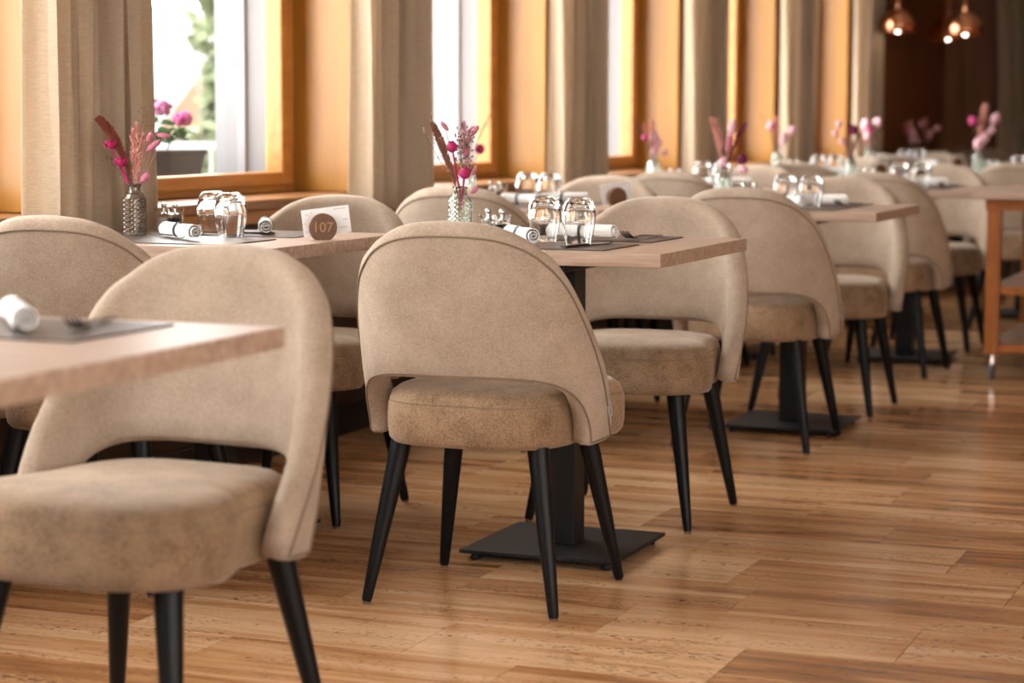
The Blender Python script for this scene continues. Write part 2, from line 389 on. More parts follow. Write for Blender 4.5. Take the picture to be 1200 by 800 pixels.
# terrace side (out of the photograph): posts, low wall and lintel with glazed openings between
wr = MB()
wr.box(X_RIGHT, X_RIGHT+0.2, Y_NEAR-0.2, Y_BACK, 0, 0.9); wr.box(X_RIGHT, X_RIGHT+0.2, Y_NEAR-0.2, Y_BACK, 2.3, CEIL_Z)
yy = Y_NEAR-0.2
while yy < Y_BACK:
    wr.box(X_RIGHT, X_RIGHT+0.2, yy, min(yy+0.9, Y_BACK), 0.9, 2.3); yy += 2.4
wr.box(X_RIGHT, X_RIGHT+0.2, 3.0, Y_BACK, 0.9, 2.3)
struct(wr.build('wall_right', M_PANEL, smooth=False))
wf = MB()
wf.box(X_OUT, X_RIGHT, Y_NEAR-0.2, Y_NEAR, 0, 1.0); wf.box(X_OUT, X_RIGHT, Y_NEAR-0.2, Y_NEAR, 2.1, CEIL_Z)
wf.box(X_OUT, 0.9, Y_NEAR-0.2, Y_NEAR, 1.0, 2.1)
for xx in (2.3, 3.7): wf.box(xx, xx+0.4, Y_NEAR-0.2, Y_NEAR, 1.0, 2.1)
struct(wf.build('wall_front', M_WHITEWALL, smooth=False))

# ------------------------------------------------------------------ curtains
def sgp(v, p): return math.copysign(abs(v)**p, v)
def curtain(y0, y1, x, zb, zt, folds, seed, amp=0.045, axis='y'):
    rnd = random.Random(seed); n = 90; m_ = 14; b = MB(); vs = []; fs = []
    ph = [rnd.uniform(-0.5, 0.5) for _ in range(folds+2)]
    for j in range(m_+1):
        z = zb+(zt-zb)*j/m_
        for i in range(n+1):
            t = i/n; k = t*folds; a = k*2*pi+ph[int(k) % len(ph)]*0.0
            loc = (1-abs(2*((k*1.0) % 1)-1))
            sv = sin(a+0.5*sin(z*0.9+seed)+0.5*sin(t*9+seed)); d = amp*(sgp(sv, 0.75)*0.75+0.4*sin(2.3*a+seed+z*0.4))
            spread = 1.0-0.06*sin(pi*min(1, (z-zb)/(zt-zb)*1.4))
            yy = (y0+y1)/2+(t-0.5)*(y1-y0)*spread+0.010*sin(a*1.7+z*2+seed)
            en = min(1, t/0.06); d = d*en-0.048*(1-en)          # the leading edge turns back to the wall
            vs.append((x+d, yy, z) if axis == 'y' else (yy, x+d, z))
    for j in range(m_):
        for i in range(n):
            p = j*(n+1)+i; fs.append((p, p+1, p+n+2, p+n+1))
    k = len(vs); nv = vs[:]
    # second layer 2.5 mm behind gives the cloth a thickness
    nv += [((p[0]-0.0025, p[1], p[2]) if axis == 'y' else (p[0], p[1]+0.0025, p[2])) for p in vs]
    nf = fs+[tuple(q+k for q in reversed(f)) for f in fs]
    for i in range(n):
        nf.append((i, i+k, i+1+k, i+1)); p = m_*(n+1)+i; nf.append((p, p+1, p+1+k, p+k))
    for j in range(m_):
        p = j*(n+1); nf.append((p, p+n+1, p+n+1+k, p+k)); p += n; nf.append((p, p+k, p+n+1+k, p+n+1))
    me = MB().add(nv, nf).mesh('curtain', M_CURT, True, 80)
    return me
ORD = ['nearest the camera, behind the window table marked 107', 'second along the windows, beside the larch pier', 'third along the windows', 'fourth along the windows', 'fifth along the windows', 'last along the windows, next to the dark walnut wall']
for k in range(6):
    y0 = 4.548+1.836*k
    o = link('curtain', curtain(y0, y0+0.525, -3.035, 0.745, CEIL_Z-0.03, 7, 3+k*7))
    tag(o, 'beige linen curtain '+ORD[k], 'curtain', 'linen curtains along the window wall')
o = link('curtain', curtain(-2.72, -1.2, Y_BACK-0.16, 0.03, CEIL_Z-0.03, 13, 91, 0.05, 'x'))
tag(o, 'wide shaded olive-beige curtain against the dark back wall at the right edge', 'curtain')
struct(MB().box(-3.06, -3.01, Y_NEAR, 15.0, CEIL_Z-0.03, CEIL_Z-0.001).build('trim_2', M_WHITEFR, smooth=False))

# ------------------------------------------------------------------ chair
def lerp(a, b, t): return a+(b-a)*t
def interp(z, tab):
    for (z0, v0), (z1, v1) in zip(tab, tab[1:]):
        if z <= z1: return lerp(v0, v1, max(0, (z-z0)/(z1-z0)))
    return tab[-1][1]
def shell_pt(phi, z):
    a = interp(z, [(0.34, 0.266), (0.50, 0.284), (0.72, 0.297), (0.85, 0.290)])
    b = interp(z, [(0.34, 0.205), (0.51, 0.238), (0.85, 0.292)])
    r = radians(phi)
    return Vector((a*sgp(sin(r), 0.74), -b*sgp(cos(r), 0.74), z))
def shell_curve(s, top):
    t = abs(s)*pi/2; sg = 1 if s >= 0 else -1
    if top:
        T = [(0, .802), (11, .798), (20, .788), (30, .768), (39, .737), (48, .695), (56, .643), (66, .572), (75, .500), (83, .432), (88.5, .368)]
        k = abs(s)*10; i = min(int(k), 9); f_ = k-i
        g = lambda j: (-T[-j][0], T[-j][1]) if j < 0 else (T[j] if j <= 10 else (2*T[10][0]-T[9][0], 2*T[10][1]-T[9][1]))
        p0, p1, p2, p3 = g(i-1), g(i), g(i+1), g(i+2)
        c_ = [0.5*(2*p1[q]+(p2[q]-p0[q])*f_+(2*p0[q]-5*p1[q]+4*p2[q]-p3[q])*f_**2+(3*p1[q]-p0[q]-3*p2[q]+p3[q])*f_**3) for q in (0, 1)]
        return sg*c_[0], c_[1]
    Phi, n_, m_, z0, dz = 69, 3.6, 1.6, 0.362, 0.145
    return sg*Phi*sin(t)**(2/n_), z0+dz*max(cos(t), 0)**(2/m_)
def make_shell():
    ns, nt = 60, 9; th = 0.050
    O = [[None]*(nt+1) for _ in range(ns+1)]
    for i in range(ns+1):
        s = -1+2*i/ns
        pb, zb = shell_curve(s, False); pt, zt = shell_curve(s, True)
        for j in range(nt+1):
            t = j/nt; O[i][j] = shell_pt(lerp(pb, pt, t), lerp(zb, zt, t))
    Nn = [[None]*(nt+1) for _ in range(ns+1)]
    for i in range(ns+1):
        for j in range(nt+1):
            du = O[min(i+1, ns)][j]-O[max(i-1, 0)][j]; dv = O[i][min(j+1, nt)]-O[i][max(j-1, 0)]
            n_ = du.cross(dv); n_.normalize()
            rad = Vector((O[i][j].x, O[i][j].y, 0))
            if n_.dot(rad) < 0: n_ = -n_
            Nn[i][j] = n_
    b = MB(); vs = []; idx = {}
    def put(key, p): idx[key] = len(vs); vs.append(p); return idx[key]
    for i in range(ns+1):
        for j in range(nt+1):
            put(('o', i, j), O[i][j]); put(('i', i, j), O[i][j]-Nn[i][j]*th)
    fs = []
    for i in range(ns):
        for j in range(nt):
            fs.append((idx['o', i, j], idx['o', i+1, j], idx['o', i+1, j+1], idx['o', i, j+1]))
            fs.append((idx['i', i, j], idx['i', i, j+1], idx['i', i+1, j+1], idx['i', i+1, j]))
    loop = [(i, 0) for i in range(ns)]+[(ns, j) for j in range(nt)]+[(i, nt) for i in range(ns, 0, -1)]+[(0, j) for j in range(nt, 0, -1)]
    seam = []; rim = 0.024
    for (i, j) in loop:
        e = Vector((0, 0, 0))
        if j == 0: e += O[i][0]-O[i][1]
        if j == nt: e += O[i][nt]-O[i][nt-1]
        if i == 0: e += (O[0][j]-O[1][j]).normalized()*1e-2
        if i == ns: e += (O[ns][j]-O[ns-1][j]).normalized()*1e-2
        e.normalize(); n_ = Nn[i][j]; p = O[i][j]
        u_ = abs(2*i/ns-1); u_ = min(1, max(0, (u_-0.35)/0.2)) if u_ < 0.7 else max(0, 1-((u_-0.7)/0.3)**1.5*1.75)
        rim = (0.029+0.017*u_) if (j == nt and 0 < i < ns) else 0.010
        put(('a', i, j), p+e*rim*0.72-n_*th*0.07); put(('b', i, j), p+e*rim-n_*th*0.45); put(('c', i, j), p+e*rim*0.66-n_*th*0.85)
        seam.append(p+n_*0.0006)
    k = len(loop)
    for q in range(k):
        A, B = loop[q], loop[(q+1) % k]
        for u, v_ in (('o', 'a'), ('a', 'b'), ('b', 'c'), ('c', 'i')):
            fs.append((idx[(u, *A)], idx[(u, *B)], idx[(v_, *B)], idx[(v_, *A)]))
    me = MB().add(vs, fs).mesh('backrest', M_SHELL, True, 75)
    sm = MB().tube(seam, 0.0024, 6, closed=True).mesh('piping', M_PIPE)
    return me, sm, O, Nn
def seat_mesh():
    n = 56; b = MB(); vs = []; fs = []
    prof = [(0.0, 0.349), (0.86, 0.349), (0.955, 0.352), (0.99, 0.362), (1.0, 0.380), (1.004, 0.405), (1.0, 0.432), (0.992, 0.4405), (0.988, 0.443), (0.985, 0.4455), (0.965, 0.459), (0.90, 0.470), (0.75, 0.477), (0.5, 0.481), (0.25, 0.482), (0.0, 0.482)]
    for (k, z) in prof:
        for i in range(n):
            a = 2*pi*i/n; cx, cy = sgp(cos(a), 0.60), sgp(sin(a), 0.60)
            y = cy*0.252
            t = min(1, max(0, (y-0.0)/0.11)); t = t*t*(3-2*t)
            hx = lerp(0.211, 0.254, t)
            vs.append((k*cx*hx, k*y+0.02, z))
    for j in range(len(prof)-1):
        for i in range(n): fs.append((j*n+i, j*n+(i+1) % n, (j+1)*n+(i+1) % n, (j+1)*n+i))
    return MB().add(vs, fs).mesh('seat', M_SEAT, True, 60)
def seat_seam():
    pts = []
    for i in range(64):
        a = 2*pi*i/64; cx, cy = sgp(cos(a), 0.60), sgp(sin(a), 0.60); y = cy*0.252
        t = min(1, max(0, y/0.11)); t = t*t*(3-2*t); hx = lerp(0.211, 0.254, t)
        pts.append((0.990*cx*hx, 0.990*y+0.02, 0.4425))
    return MB().tube(pts, 0.0013, 5, closed=True).mesh('seat_seam', M_PIPE)
def make_chair():
    t = thing('dining_chair', (0, 0, 0), 0, '', 'chair', 'taupe dining chairs')
    me, sm, O, Nn = make_shell()
    br = link('backrest', me, t); link('piping', sm, br)
    st = link('seat', seat_mesh(), t); link('seat_seam', seat_seam(), st)
    for sx in (-1, 1):
        for sy in (-1, 1):
            p0 = Vector((sx*0.158, sy*0.150-0.005, 0.352)); p1 = Vector((sx*0.216, sy*0.213, 0.006))
            pts = [p0.lerp(p1, q) for q in (0, 0.3, 0.7, 0.985, 1.0)]
            lg = MB().tube(pts, [0.0235, 0.0205, 0.0155, 0.0115, 0.0098], 16).build('leg', M_BLACK, t)
            MB().lathe([(0.0, 0), (0.009, 0), (0.009, 0.006), (0.0, 0.006)], 12, (p1.x, p1.y, 0)).build('glide', M_GLIDE, lg)
    # woven tag sewn into the seam of the right arm
    i = len(O)-4; p = O[-1][5]; n_ = Nn[-1][5]
    tg = MB()
    tg.bbox(-0.0012, 0.0012, -0.0065, 0.0065, -0.017, 0.017, 0.0004)
    o = tg.build('brand_tag', M_TAG, br, (0, 0, 0)); o['label'] = 'small grey woven tag'
    q = shell_pt(83.5, 0.43); o.location = q+Vector((0.0035, 0.0, 0)); o.rotation_euler = (radians(14), 0, radians(-20))
    sq = MB().tube([(0.0016, 0.0015*sin(u*2.6)+0.0006*sin(u*7), 0.0125-0.025*u/14) for u in [q_*0.35 for q_ in range(41)]], 0.0004, 4).build('tag_lettering', M_INK, o)
    return t
CHAIR = make_chair()

# table positions (x, y)
TA = [(-2.655, 4.725), (-2.655, 6.97), (-2.655, 9.08), (-2.655, 11.2), (-2.655, 13.45), (-2.66, 15.2)]
TB = [(-1.775, 2.385), (-1.785, 4.885), (-1.80, 7.18), (-1.865, 9.43), (-1.70, 11.75)]
NA = ['the window table marked 107', 'the second window table', 'the third window table', 'the fourth window table', 'the fifth window table', 'the last window table']
NB = ['the cropped foreground table', 'the middle table in focus', 'the second aisle table', 'the third aisle table', 'the farthest aisle table']
def chair(x, y, facing, label, dr=0):
    inst(CHAIR, (x, y, 0), (0 if facing > 0 else pi)+radians(dr), label)
chair(-1.768, 4.398, 1, 'taupe upholstered chair in sharp focus, back to the viewer, before the middle table')
chair(-1.803, 2.965, -1, 'largest foreground taupe chair, facing the viewer, at the cropped table', -5.5)
chair(-1.79, 5.43, -1, 'taupe chair facing the viewer across the middle table')
chair(-1.82, 6.80, 1, 'taupe chair with its back to us at the second aisle table past the focus')
chair(-1.815, 7.70, -1, 'pale chair facing us at the second aisle table past the focus')
chair(-1.85, 8.93, 1, 'brown shaded chair with its back to us at the third aisle table', -2)
chair(-1.87, 10.0, -1, 'blurred pale chair facing us left of the wooden trolley')
chair(-1.62, 11.1, 1, 'blurred chair with its back to us behind the wooden trolley')
chair(-1.72, 12.35, -1, 'very blurred far chair facing us at the right edge')
chair(-2.66, 4.275, 1, 'dim brown chair at the left edge, back to us, before the 107 window table')
chair(-2.64, 5.15, -1, 'chair facing us behind the wooden 107 disc, beside the window')
chair(-2.66, 6.52, 1, 'chair with its back to us at the second window table')
chair(-2.64, 7.42, -1, 'chair facing us at the second window table')
chair(-2.64, 8.66, 1, 'chair with its back to us at the third window table')
chair(-2.64, 9.52, -1, 'chair facing us at the third window table')
chair(-2.64, 10.78, 1, 'chair with its back to us at the fourth window table')
chair(-2.64, 11.68, -1, 'chair facing us at the fourth window table')
chair(-2.64, 13.0, 1, 'chair with its back to us at the fifth window table')
chair(-2.64, 13.93, -1, 'chair facing us at the fifth window table')
chair(-2.62, 15.75, -1, 'chair facing us at the last window table by the walnut wall')

# ------------------------------------------------------------------ tables
def make_table():
    t = thing('dining_table', (0, 0, 0), 0, '', 'table', 'square pedestal tables')
    MB().bbox(-0.35, 0.35, -0.355, 0.355, 0.719, 0.75, 0.0015).build('tabletop', M_OAK, t)
    MB().bbox(-0.10, 0.10, -0.285, 0.285, 0.697, 0.7188, 0.004).build('top_bracket', M_BLKMET, t)
    MB().bbox(-0.038, 0.038, -0.038, 0.038, 0.026, 0.6968, 0.002).build('column', M_BLKMET, t)
    bp = MB().bbox(-0.195, 0.195, -0.195, 0.195, 0.017, 0.026, 0.0015).build('base_plate', M_BLKMET, t)
    for sx in (-1, 1):
        for sy in (-1, 1):
            MB().lathe([(0.0, 0), (0.012, 0), (0.013, 0.004), (0.010, 0.009), (0.010, 0.017), (0, 0.017)], 12, (sx*0.165, sy*0.165, 0)).build('foot', M_BLKMET, bp)
    return t
TABLE = make_table()
for (x, y), nm in zip(TB, ['cropped pale oak table at the left edge of the foreground', 'pale oak pedestal table in the middle of the picture with upturned tumblers', 'second pale oak pedestal table along the aisle, slightly blurred', 'third pale oak table along the aisle beside the trolley', 'farthest pale oak aisle table behind the trolley']):
    inst(TABLE, (x, y, 0), 0, nm)
for (x, y), nm in zip(TA, ['pale oak window table carrying the round 107 disc', 'second oak table along the windows', 'third oak table along the windows', 'fourth oak table along the windows', 'fifth oak table along the windows', 'last oak table along the windows by the walnut wall']):
    inst(TABLE, (x, y, 0), 0, nm)

# ------------------------------------------------------------------ tableware prototypes
TZ = 0.7502
def mk_mat():
    o = MB().bbox(-0.20, 0.20, -0.13, 0.13, 0, 0.003, 0.0012).build('place_mat', M_MAT); return tag(o, '', 'place mat', 'leather place mats')
def mk_glass():
    # upturned stemless tumbler: rim on the table, rounded base on top
    out = [(0.0295, 0.0), (0.0310, 0.004), (0.0345, 0.022), (0.0385, 0.045), (0.0402, 0.066), (0.0385, 0.086), (0.0325, 0.101), (0.0255, 0.1085), (0.0215, 0.1105), (0.018, 0.1095), (0.010, 0.1085), (0, 0.1085)]
    inn = [(0, 0.094), (0.014, 0.094), (0.024, 0.0915), (0.0335, 0.082), (0.0375, 0.066), (0.0362, 0.045), (0.0322, 0.022), (0.0290, 0.004), (0.0282, 0.0), (0.0295, 0.0)]
    o = MB().lathe(out+inn, 32, cap=False).build('tumbler', M_GLASS, autos=60); return tag(o, '', 'glass', 'upturned tumblers')
def mk_napkin():
    t = thing('rolled_napkin', (0, 0, 0), 0, '', 'napkin', 'rolled white napkins')
    b = MB(); nsp = 46; vs = []; fs = []; Ln = 0.095
    for k, x in enumerate((-Ln, -Ln*0.93, -0.02, -0.012, 0.012, 0.02, Ln*0.93, Ln)):
        sq = 0.90 if abs(x) < 0.015 else (0.97 if abs(x) < 0.021 else 1.0)
        for side in (0, 1):
            for i in range(nsp+1):
                a = i/nsp*2*pi*2.6; r = (0.0035+0.0165*i/nsp)*sq-(0.0022 if side else 0)
                xo = x+0.004*sin(a*0.7+1)*(1 if x > 0 else -1)*(abs(x) > 0.05)
                vs.append((xo, r*cos(a), 0.0203+r*sin(a)*0.97))
    n2 = (nsp+1)
    for k in range(7):
        for side in (0, 1):
            o0 = (k*2+side)*n2; o1 = ((k+1)*2+side)*n2
            for i in range(nsp): fs.append((o0+i, o0+i+1, o1+i+1, o1+i))
        for i in (0, nsp):
            fs.append(((k*2)*n2+i, (k*2+1)*n2+i, ((k+1)*2+1)*n2+i, ((k+1)*2)*n2+i))
    for k in (0, 7):
        for i in range(nsp): fs.append(((k*2)*n2+i, (k*2)*n2+i+1, (k*2+1)*n2+i+1, (k*2+1)*n2+i))
    b.add(vs, fs).build('cloth', M_NAPKIN, t, autos=70)
    rg = MB(); vs = []; fs = []
    for x, r in ((-0.005, 0.0190), (-0.005, 0.0202), (0.005, 0.0202), (0.005, 0.0190)):
        for i in range(28):
            a = 2*pi*i/28; vs.append((x, r*cos(a), 0.0205+r*sin(a)))
    for q in range(4):
        for i in range(28): fs.append((q*28+i, q*28+(i+1) % 28, ((q+1) % 4)*28+(i+1) % 28, ((q+1) % 4)*28+i))
    rg.add(vs, fs).build('napkin_band', M_RING, t)
    return t
def strip(pts, wds, th):
    # flat bar following pts (y,z) with half-widths
    b = MB(); vs = []; fs = []
    for (y, z), wd in zip(pts, wds): vs += [(-wd, y, z), (wd, y, z), (wd, y, z+th), (-wd, y, z+th)]
    k = len(pts)
    for i in range(k-1):
        for q in range(4): fs.append((i*4+q, i*4+(q+1) % 4, (i+1)*4+(q+1) % 4, (i+1)*4+q))
    fs += [(3, 2, 1, 0), tuple((k-1)*4+q for q in range(4))]
    return b.add(vs, fs)
def mk_fork():
    t = thing('fork', (0, 0, 0), 0, '', 'fork', 'dark forks')     # tines toward +y
    strip([(-0.10, 0.002), (-0.06, 0.003), (0.0, 0.007), (0.03, 0.006), (0.045, 0.003), (0.055, 0.0025)], [0.007, 0.0055, 0.003, 0.004, 0.0105, 0.012], 0.0025).build('handle', M_STEEL, t)
    for q in range(4):
        x = -0.0099+q*0.0066
        b = strip([(0.054, 0.0026), (0.072, 0.005), (0.090, 0.013), (0.100, 0.021)], [0.0022, 0.0020, 0.0016, 0.0008], 0.002)
        b.v = [(p[0]+x, p[1], p[2]) for p in b.v]; b.build('tine', M_STEEL, t)
    return t
def mk_knife():
    t = thing('knife', (0, 0, 0), 0, '', 'knife', 'dark table knives')
    strip([(-0.11, 0.001), (-0.06, 0.001), (0.0, 0.001)], [0.007, 0.0075, 0.0055], 0.005).build('handle', M_STEEL, t)
    strip([(-0.002, 0.001), (0.05, 0.001), (0.09, 0.001), (0.115, 0.001)], [0.006, 0.009, 0.008, 0.002], 0.0016).build('blade', M_STEEL, t)
    return t
def mk_spoon():
    o = MB().blob((0, 0.06, 0.006), 0.017, 0.028, 0.004, n=14, m=8)
    h = strip([(-0.11, 0.002), (-0.05, 0.004), (0.0, 0.008), (0.035, 0.006)], [0.007, 0.005, 0.0028, 0.004], 0.0025); o.add(h.v, h.f)
    o = o.build('spoon', M_STEEL); return tag(o, '', 'spoon')
def mk_vase(material, name='bud_vase'):
    prof = [(0, 0), (0.026, 0), (0.0280, 0.003)]
    nz = 32; n = 52
    for q_ in range(nz+1): prof.append((0.0272, 0.006+q_*0.088/nz))
    prof += [(0.0270, 0.098), (0.024, 0.104), (0.0175, 0.109), (0.0155, 0.114), (0.0155, 0.122), (0.0185, 0.127), (0.0190, 0.130), (0.0175, 0.131),
             (0.0135, 0.127), (0.0132, 0.110), (0.020, 0.101), (0.0240, 0.096), (0.0240, 0.008), (0.0, 0.007)]
    def fn(r, i, j):                                       # raised diamond lattice
        if 3 <= j <= 3+nz:
            k = j-3; best = 9
            for a in (i//4*4-4, i//4*4, i//4*4+4):
                for b_ in (k//4*4-4, k//4*4, k//4*4+4):
                    best = min(best, abs(i-a)+abs(k-b_), abs(i-a-2)+abs(k-b_-2))
            return r+0.0034*(1-best/2)
        return r
    o = MB().lathe(prof, n, fn=fn).build(name, material, autos=14); return tag(o, '', 'vase', 'bud vases')
def mk_cruet():
    t = thing('salt_pepper_set', (0, 0, 0), 0, '', 'cruet set', 'salt and pepper sets')
    for sx, fill in ((-1, M_SALT), (1, M_PEPPER)):
        x = sx*0.0205
        j = MB().lathe([(0, 0), (0.0155, 0), (0.0165, 0.003), (0.0165, 0.034), (0.0198, 0.044), (0.0202, 0.050), (0.0180, 0.050), (0.0146, 0.036), (0.0146, 0.006), (0, 0.005)], 20, (x, 0, 0)).build('jar', M_GLASS, t)
        MB().lathe([(0, 0.0056), (0.0142, 0.0062), (0.0142, 0.031), (0, 0.032)], 16, (x, 0, 0)).build('filling', fill, j)
        MB().lathe([(0, 0.0365), (0.0125, 0.0365), (0.0130, 0.040), (0.004, 0.042), (0.003, 0.050), (0.0055, 0.053), (0.0062, 0.057), (0.0045, 0.061), (0, 0.0625)], 16, (x, 0, 0)).build('lid', M_CHROME, j)
    t.scale = (1.22, 1.22, 1.22)
    return t
def mk_number(text):
    t = thing('table_number', (0, 0, 0), 0, '', 'table sign', 'wooden table number discs')
    R_ = 0.0345; b = MB(); n = 40; vs = []; fs = []
    pr = [(0, -0.010), (R_-0.002, -0.010), (R_, -0.008), (R_, 0.008), (R_-0.002, 0.010), (0, 0.010)]
    for (r, y) in pr:
        for i in range(n):
            a = 2*pi*i/n; z = max(r*sin(a), -R_*0.86); vs.append((r*cos(a), y, R_*0.86+z))
    for j in range(len(pr)-1):
        for i in range(n): fs.append((j*n+i, j*n+(i+1) % n, (j+1)*n+(i+1) % n, (j+1)*n+i))
    d = b.add(vs, fs).build('disc', M_PUCK, t, autos=40)
    if text:
        cu = bpy.data.curves.new('number', 'FONT'); cu.body = text; cu.size = 0.034; cu.extrude = 0.0006; cu.align_x = 'CENTER'; cu.align_y = 'CENTER'
        to = bpy.data.objects.new('number', cu); COL.objects.link(to)
        me = bpy.data.meshes.new_from_object(to.evaluated_get(bpy.context.evaluated_depsgraph_get())); bpy.data.objects.remove(to)
        me.name = 'number'; me.materials.clear(); me.materials.append(M_NUM)
        o = link('number', me, d, (0, -0.0103, R_*0.86)); o.rotation_euler = (pi/2, 0, 0); o['label'] = 'pale engraved number 107'
    c = MB(); c.bbox(-0.058, 0.058, -0.0006, 0.0006, 0, 0.066, 0.0003)
    co = c.build('card', M_CARD, t, (0.012, 0.013, 0.012)); co.rotation_euler = (radians(-8), radians(-7), 0)
    pr_ = MB()
    for (a0, a1, z0) in ((-0.05, -0.042, 0.052), (-0.036, -0.030, 0.055), (0.02, 0.05, 0.058), (0.03, 0.048, 0.012), (-0.052, -0.03, 0.010), (0.040, 0.052, 0.030), (-0.054, -0.050, 0.030)):
        pr_.box(a0, a1, -0.0010, -0.0007, z0, z0+0.0035)
    o = pr_.build('card_print', M_CARDINK, co, smooth=False); o['kind'] = 'stuff'
    return t

P_MAT, P_GLASS, P_NAP, P_FORK, P_KNIFE = mk_mat(), mk_glass(), mk_napkin(), mk_fork(), mk_knife()
P_VASE, P_CRUET = mk_vase(M_VGLASS), mk_cruet()
P_SMOKE = mk_vase(M_VSMOKE)
P_NUM107 = mk_number('107'); P_NUM = mk_number('')

def put(proto, tab, dx, dy, rz, label, dz=0.0): return inst(proto, (tab[0]+dx, tab[1]+dy, TZ+dz), radians(rz), label)
MT = 0.0032
def setting(tab, nm, far, items):
    side = 'far' if far else 'near'; sg = 1 if far else -1
    put(P_MAT, tab, 0, sg*0.175, 0, 'dark taupe leather mat on the %s side of %s' % (side, nm))
    for it in items:
        k, dx, dy, rz = it
        p = {'n': P_NAP, 'f': P_FORK, 'k': P_KNIFE}[k]
        w_ = {'n': 'rolled white napkin with black band', 'f': 'dark steel fork', 'k': 'dark steel knife'}[k]
        put(p, tab, dx, dy, rz, '%s on the %s mat of %s' % (w_, side, nm), MT)
# B0: only its far side is in the picture
setting(TB[0], NB[0], True, [('n', 0.035, 0.165, -50), ('f', 0.115, 0.225, 196)])
# B1
setting(TB[1], NB[1], False, [('n', -0.075, -0.10, -52), ('k', 0.115, -0.17, -10)])
setting(TB[1], NB[1], True, [('n', 0.012, 0.085, -14), ('f', 0.135, 0.175, 172)])
put(P_GLASS, TB[1], -0.045, -0.028, 0, 'left upturned clear tumbler on the middle table in focus')
put(P_GLASS, TB[1], 0.064, -0.088, 0, 'right upturned clear tumbler on the middle table in focus')
put(P_VASE, TB[1], -0.255, -0.045, 0, 'diamond cut pale glass vase with dried flowers on the middle table')
put(P_CRUET, TB[1], -0.195, 0.03, -25, 'glass salt and pepper jars beside the vase on the middle table')
# A1
setting(TA[0], NA[0], False, [('n', -0.015, -0.130, -38), ('f', -0.150, -0.105, -52)])
setting(TA[0], NA[0], True, [('n', 0.055, 0.175, -62), ('k', 0.0, 0.10, 100)])
put(P_GLASS, TA[0], -0.040, 0.075, 0, 'rear upturned clear tumbler on the window table marked 107')
put(P_GLASS, TA[0], 0.040, 0.02, 0, 'front upturned clear tumbler on the window table marked 107')
put(P_SMOKE, TA[0], -0.200, -0.035, 0, 'smoky silvered vase with dried flowers on the window table marked 107')
put(P_CRUET, TA[0], -0.215, 0.16, -25, 'glass salt and pepper jars on the window table marked 107')
put(P_NUM107, TA[0], 0.297, 0.012, 26, 'round wooden disc reading 107 with a white card')
# others
for tab, nm in [(TA[1], NA[1]), (TA[2], NA[2]), (TA[3], NA[3]), (TA[4], NA[4]), (TB[2], NB[2]), (TB[3], NB[3]), (TB[4], NB[4])]:
    isA = tab in TA
    setting(tab, nm, False, [('n', -0.02, -0.10, -30)])
    setting(tab, nm, True, [('n', 0.060, 0.085, 10)]+([('f', 0.148, 0.145, 168)] if not isA else []))
    put(P_GLASS, tab, -0.045, 0.03, 0, 'left upturned tumbler on '+nm)
    put(P_GLASS, tab, 0.062, -0.04, 0, 'right upturned tumbler on '+nm)
    put(P_VASE, tab, -0.25, -0.02, 0, 'small glass vase with dried flowers on '+nm)
    put(P_CRUET, tab, -0.19, 0.10, -25, 'glass salt and pepper jars on '+nm)
    if isA and tab is not TA[2]: put(P_NUM, tab, 0.297, -0.02, 48, 'wooden number disc with a white card on '+nm)
for dx, dy, wh in ((-0.28, -0.27, 'nearer'), (-0.28, 0.26, 'farther')):
    put(P_VASE, TA[5], dx, dy, 0, '%s glass vase with dim pink flowers on %s' % (wh, NA[5]))
for dx, wh in ((-0.10, 'left'), (0.02, 'right')):
    put(P_GLASS, TA[5], dx, -0.05, 0, '%s upturned tumbler on %s' % (wh, NA[5]))

# ------------------------------------------------------------------ dried flowers
M_RUST = mat('rust_amaranth', (0.19, 0.045, 0.025), 0.9)
M_BROWN = mat('brown_pampas', (0.22, 0.095, 0.065), 0.9)
M_SALMON = mat('salmon_grass', (0.58, 0.27, 0.22), 0.9)
M_POD = mat('magenta_poppy_pod', (0.40, 0.010, 0.10), 0.75)
M_BUNNY = mat('pink_bunny_tail', (0.50, 0.17, 0.24), 0.95)
M_PALE = mat('pale_pink_petal', (0.80, 0.48, 0.55), 0.95)
M_HOT = mat('hot_pink_petal', (0.62, 0.07, 0.25), 0.9)
M_WINE = mat('wine_dried_petal', (0.16, 0.010, 0.05), 0.9)
M_TWIG = mat('dry_twig', (0.15, 0.09, 0.06), 0.9)
M_GYP = mat('gypsophila_bud', (0.17, 0.105, 0.07), 0.9)
def bez(p0, p1, p2, n=8):
    return [Vector(p0)*(1-t)**2+Vector(p1)*2*t*(1-t)+Vector(p2)*t*t for t in [i/(n-1) for i in range(n)]]
def plume(pts, r0, seed, dens=150):
    rnd = random.Random(seed); b = MB()
    b.tube(pts, [0.0016]*len(pts), 5)
    n = len(pts)
    for i in range(dens):
        t = 0.30+0.70*i/dens; k = min(int(t*(n-1)), n-2); f_ = t*(n-1)-k
        c = pts[k].lerp(pts[k+1], f_); ax = (pts[k+1]-pts[k]).normalized()
        rr = r0*sin(pi*min(1, (1.04-t)/0.74)**0.8)**0.7+0.0012
        a = rnd.uniform(0, 2*pi); s_ = ax.cross(Vector((cos(a), sin(a), 0.3))).normalized()
        p1 = c+s_*rr+ax*rr*1.6
        b.tube([c, c.lerp(p1, 0.6), p1], [0.0016, 0.0022, 0.0006], 4)
    return b
def bunny(p, ax, ln, r):
    ax = Vector(ax).normalized(); rot = Vector((0, 0, 1)).rotation_difference(ax).to_matrix()
    rnd = random.Random(int(ln*1e5))
    return MB().blob(p, r, r, ln/2, rot, 12, 9, lambda q, i, j: q*(1+0.07*((i*7+j*5) % 3-1)))
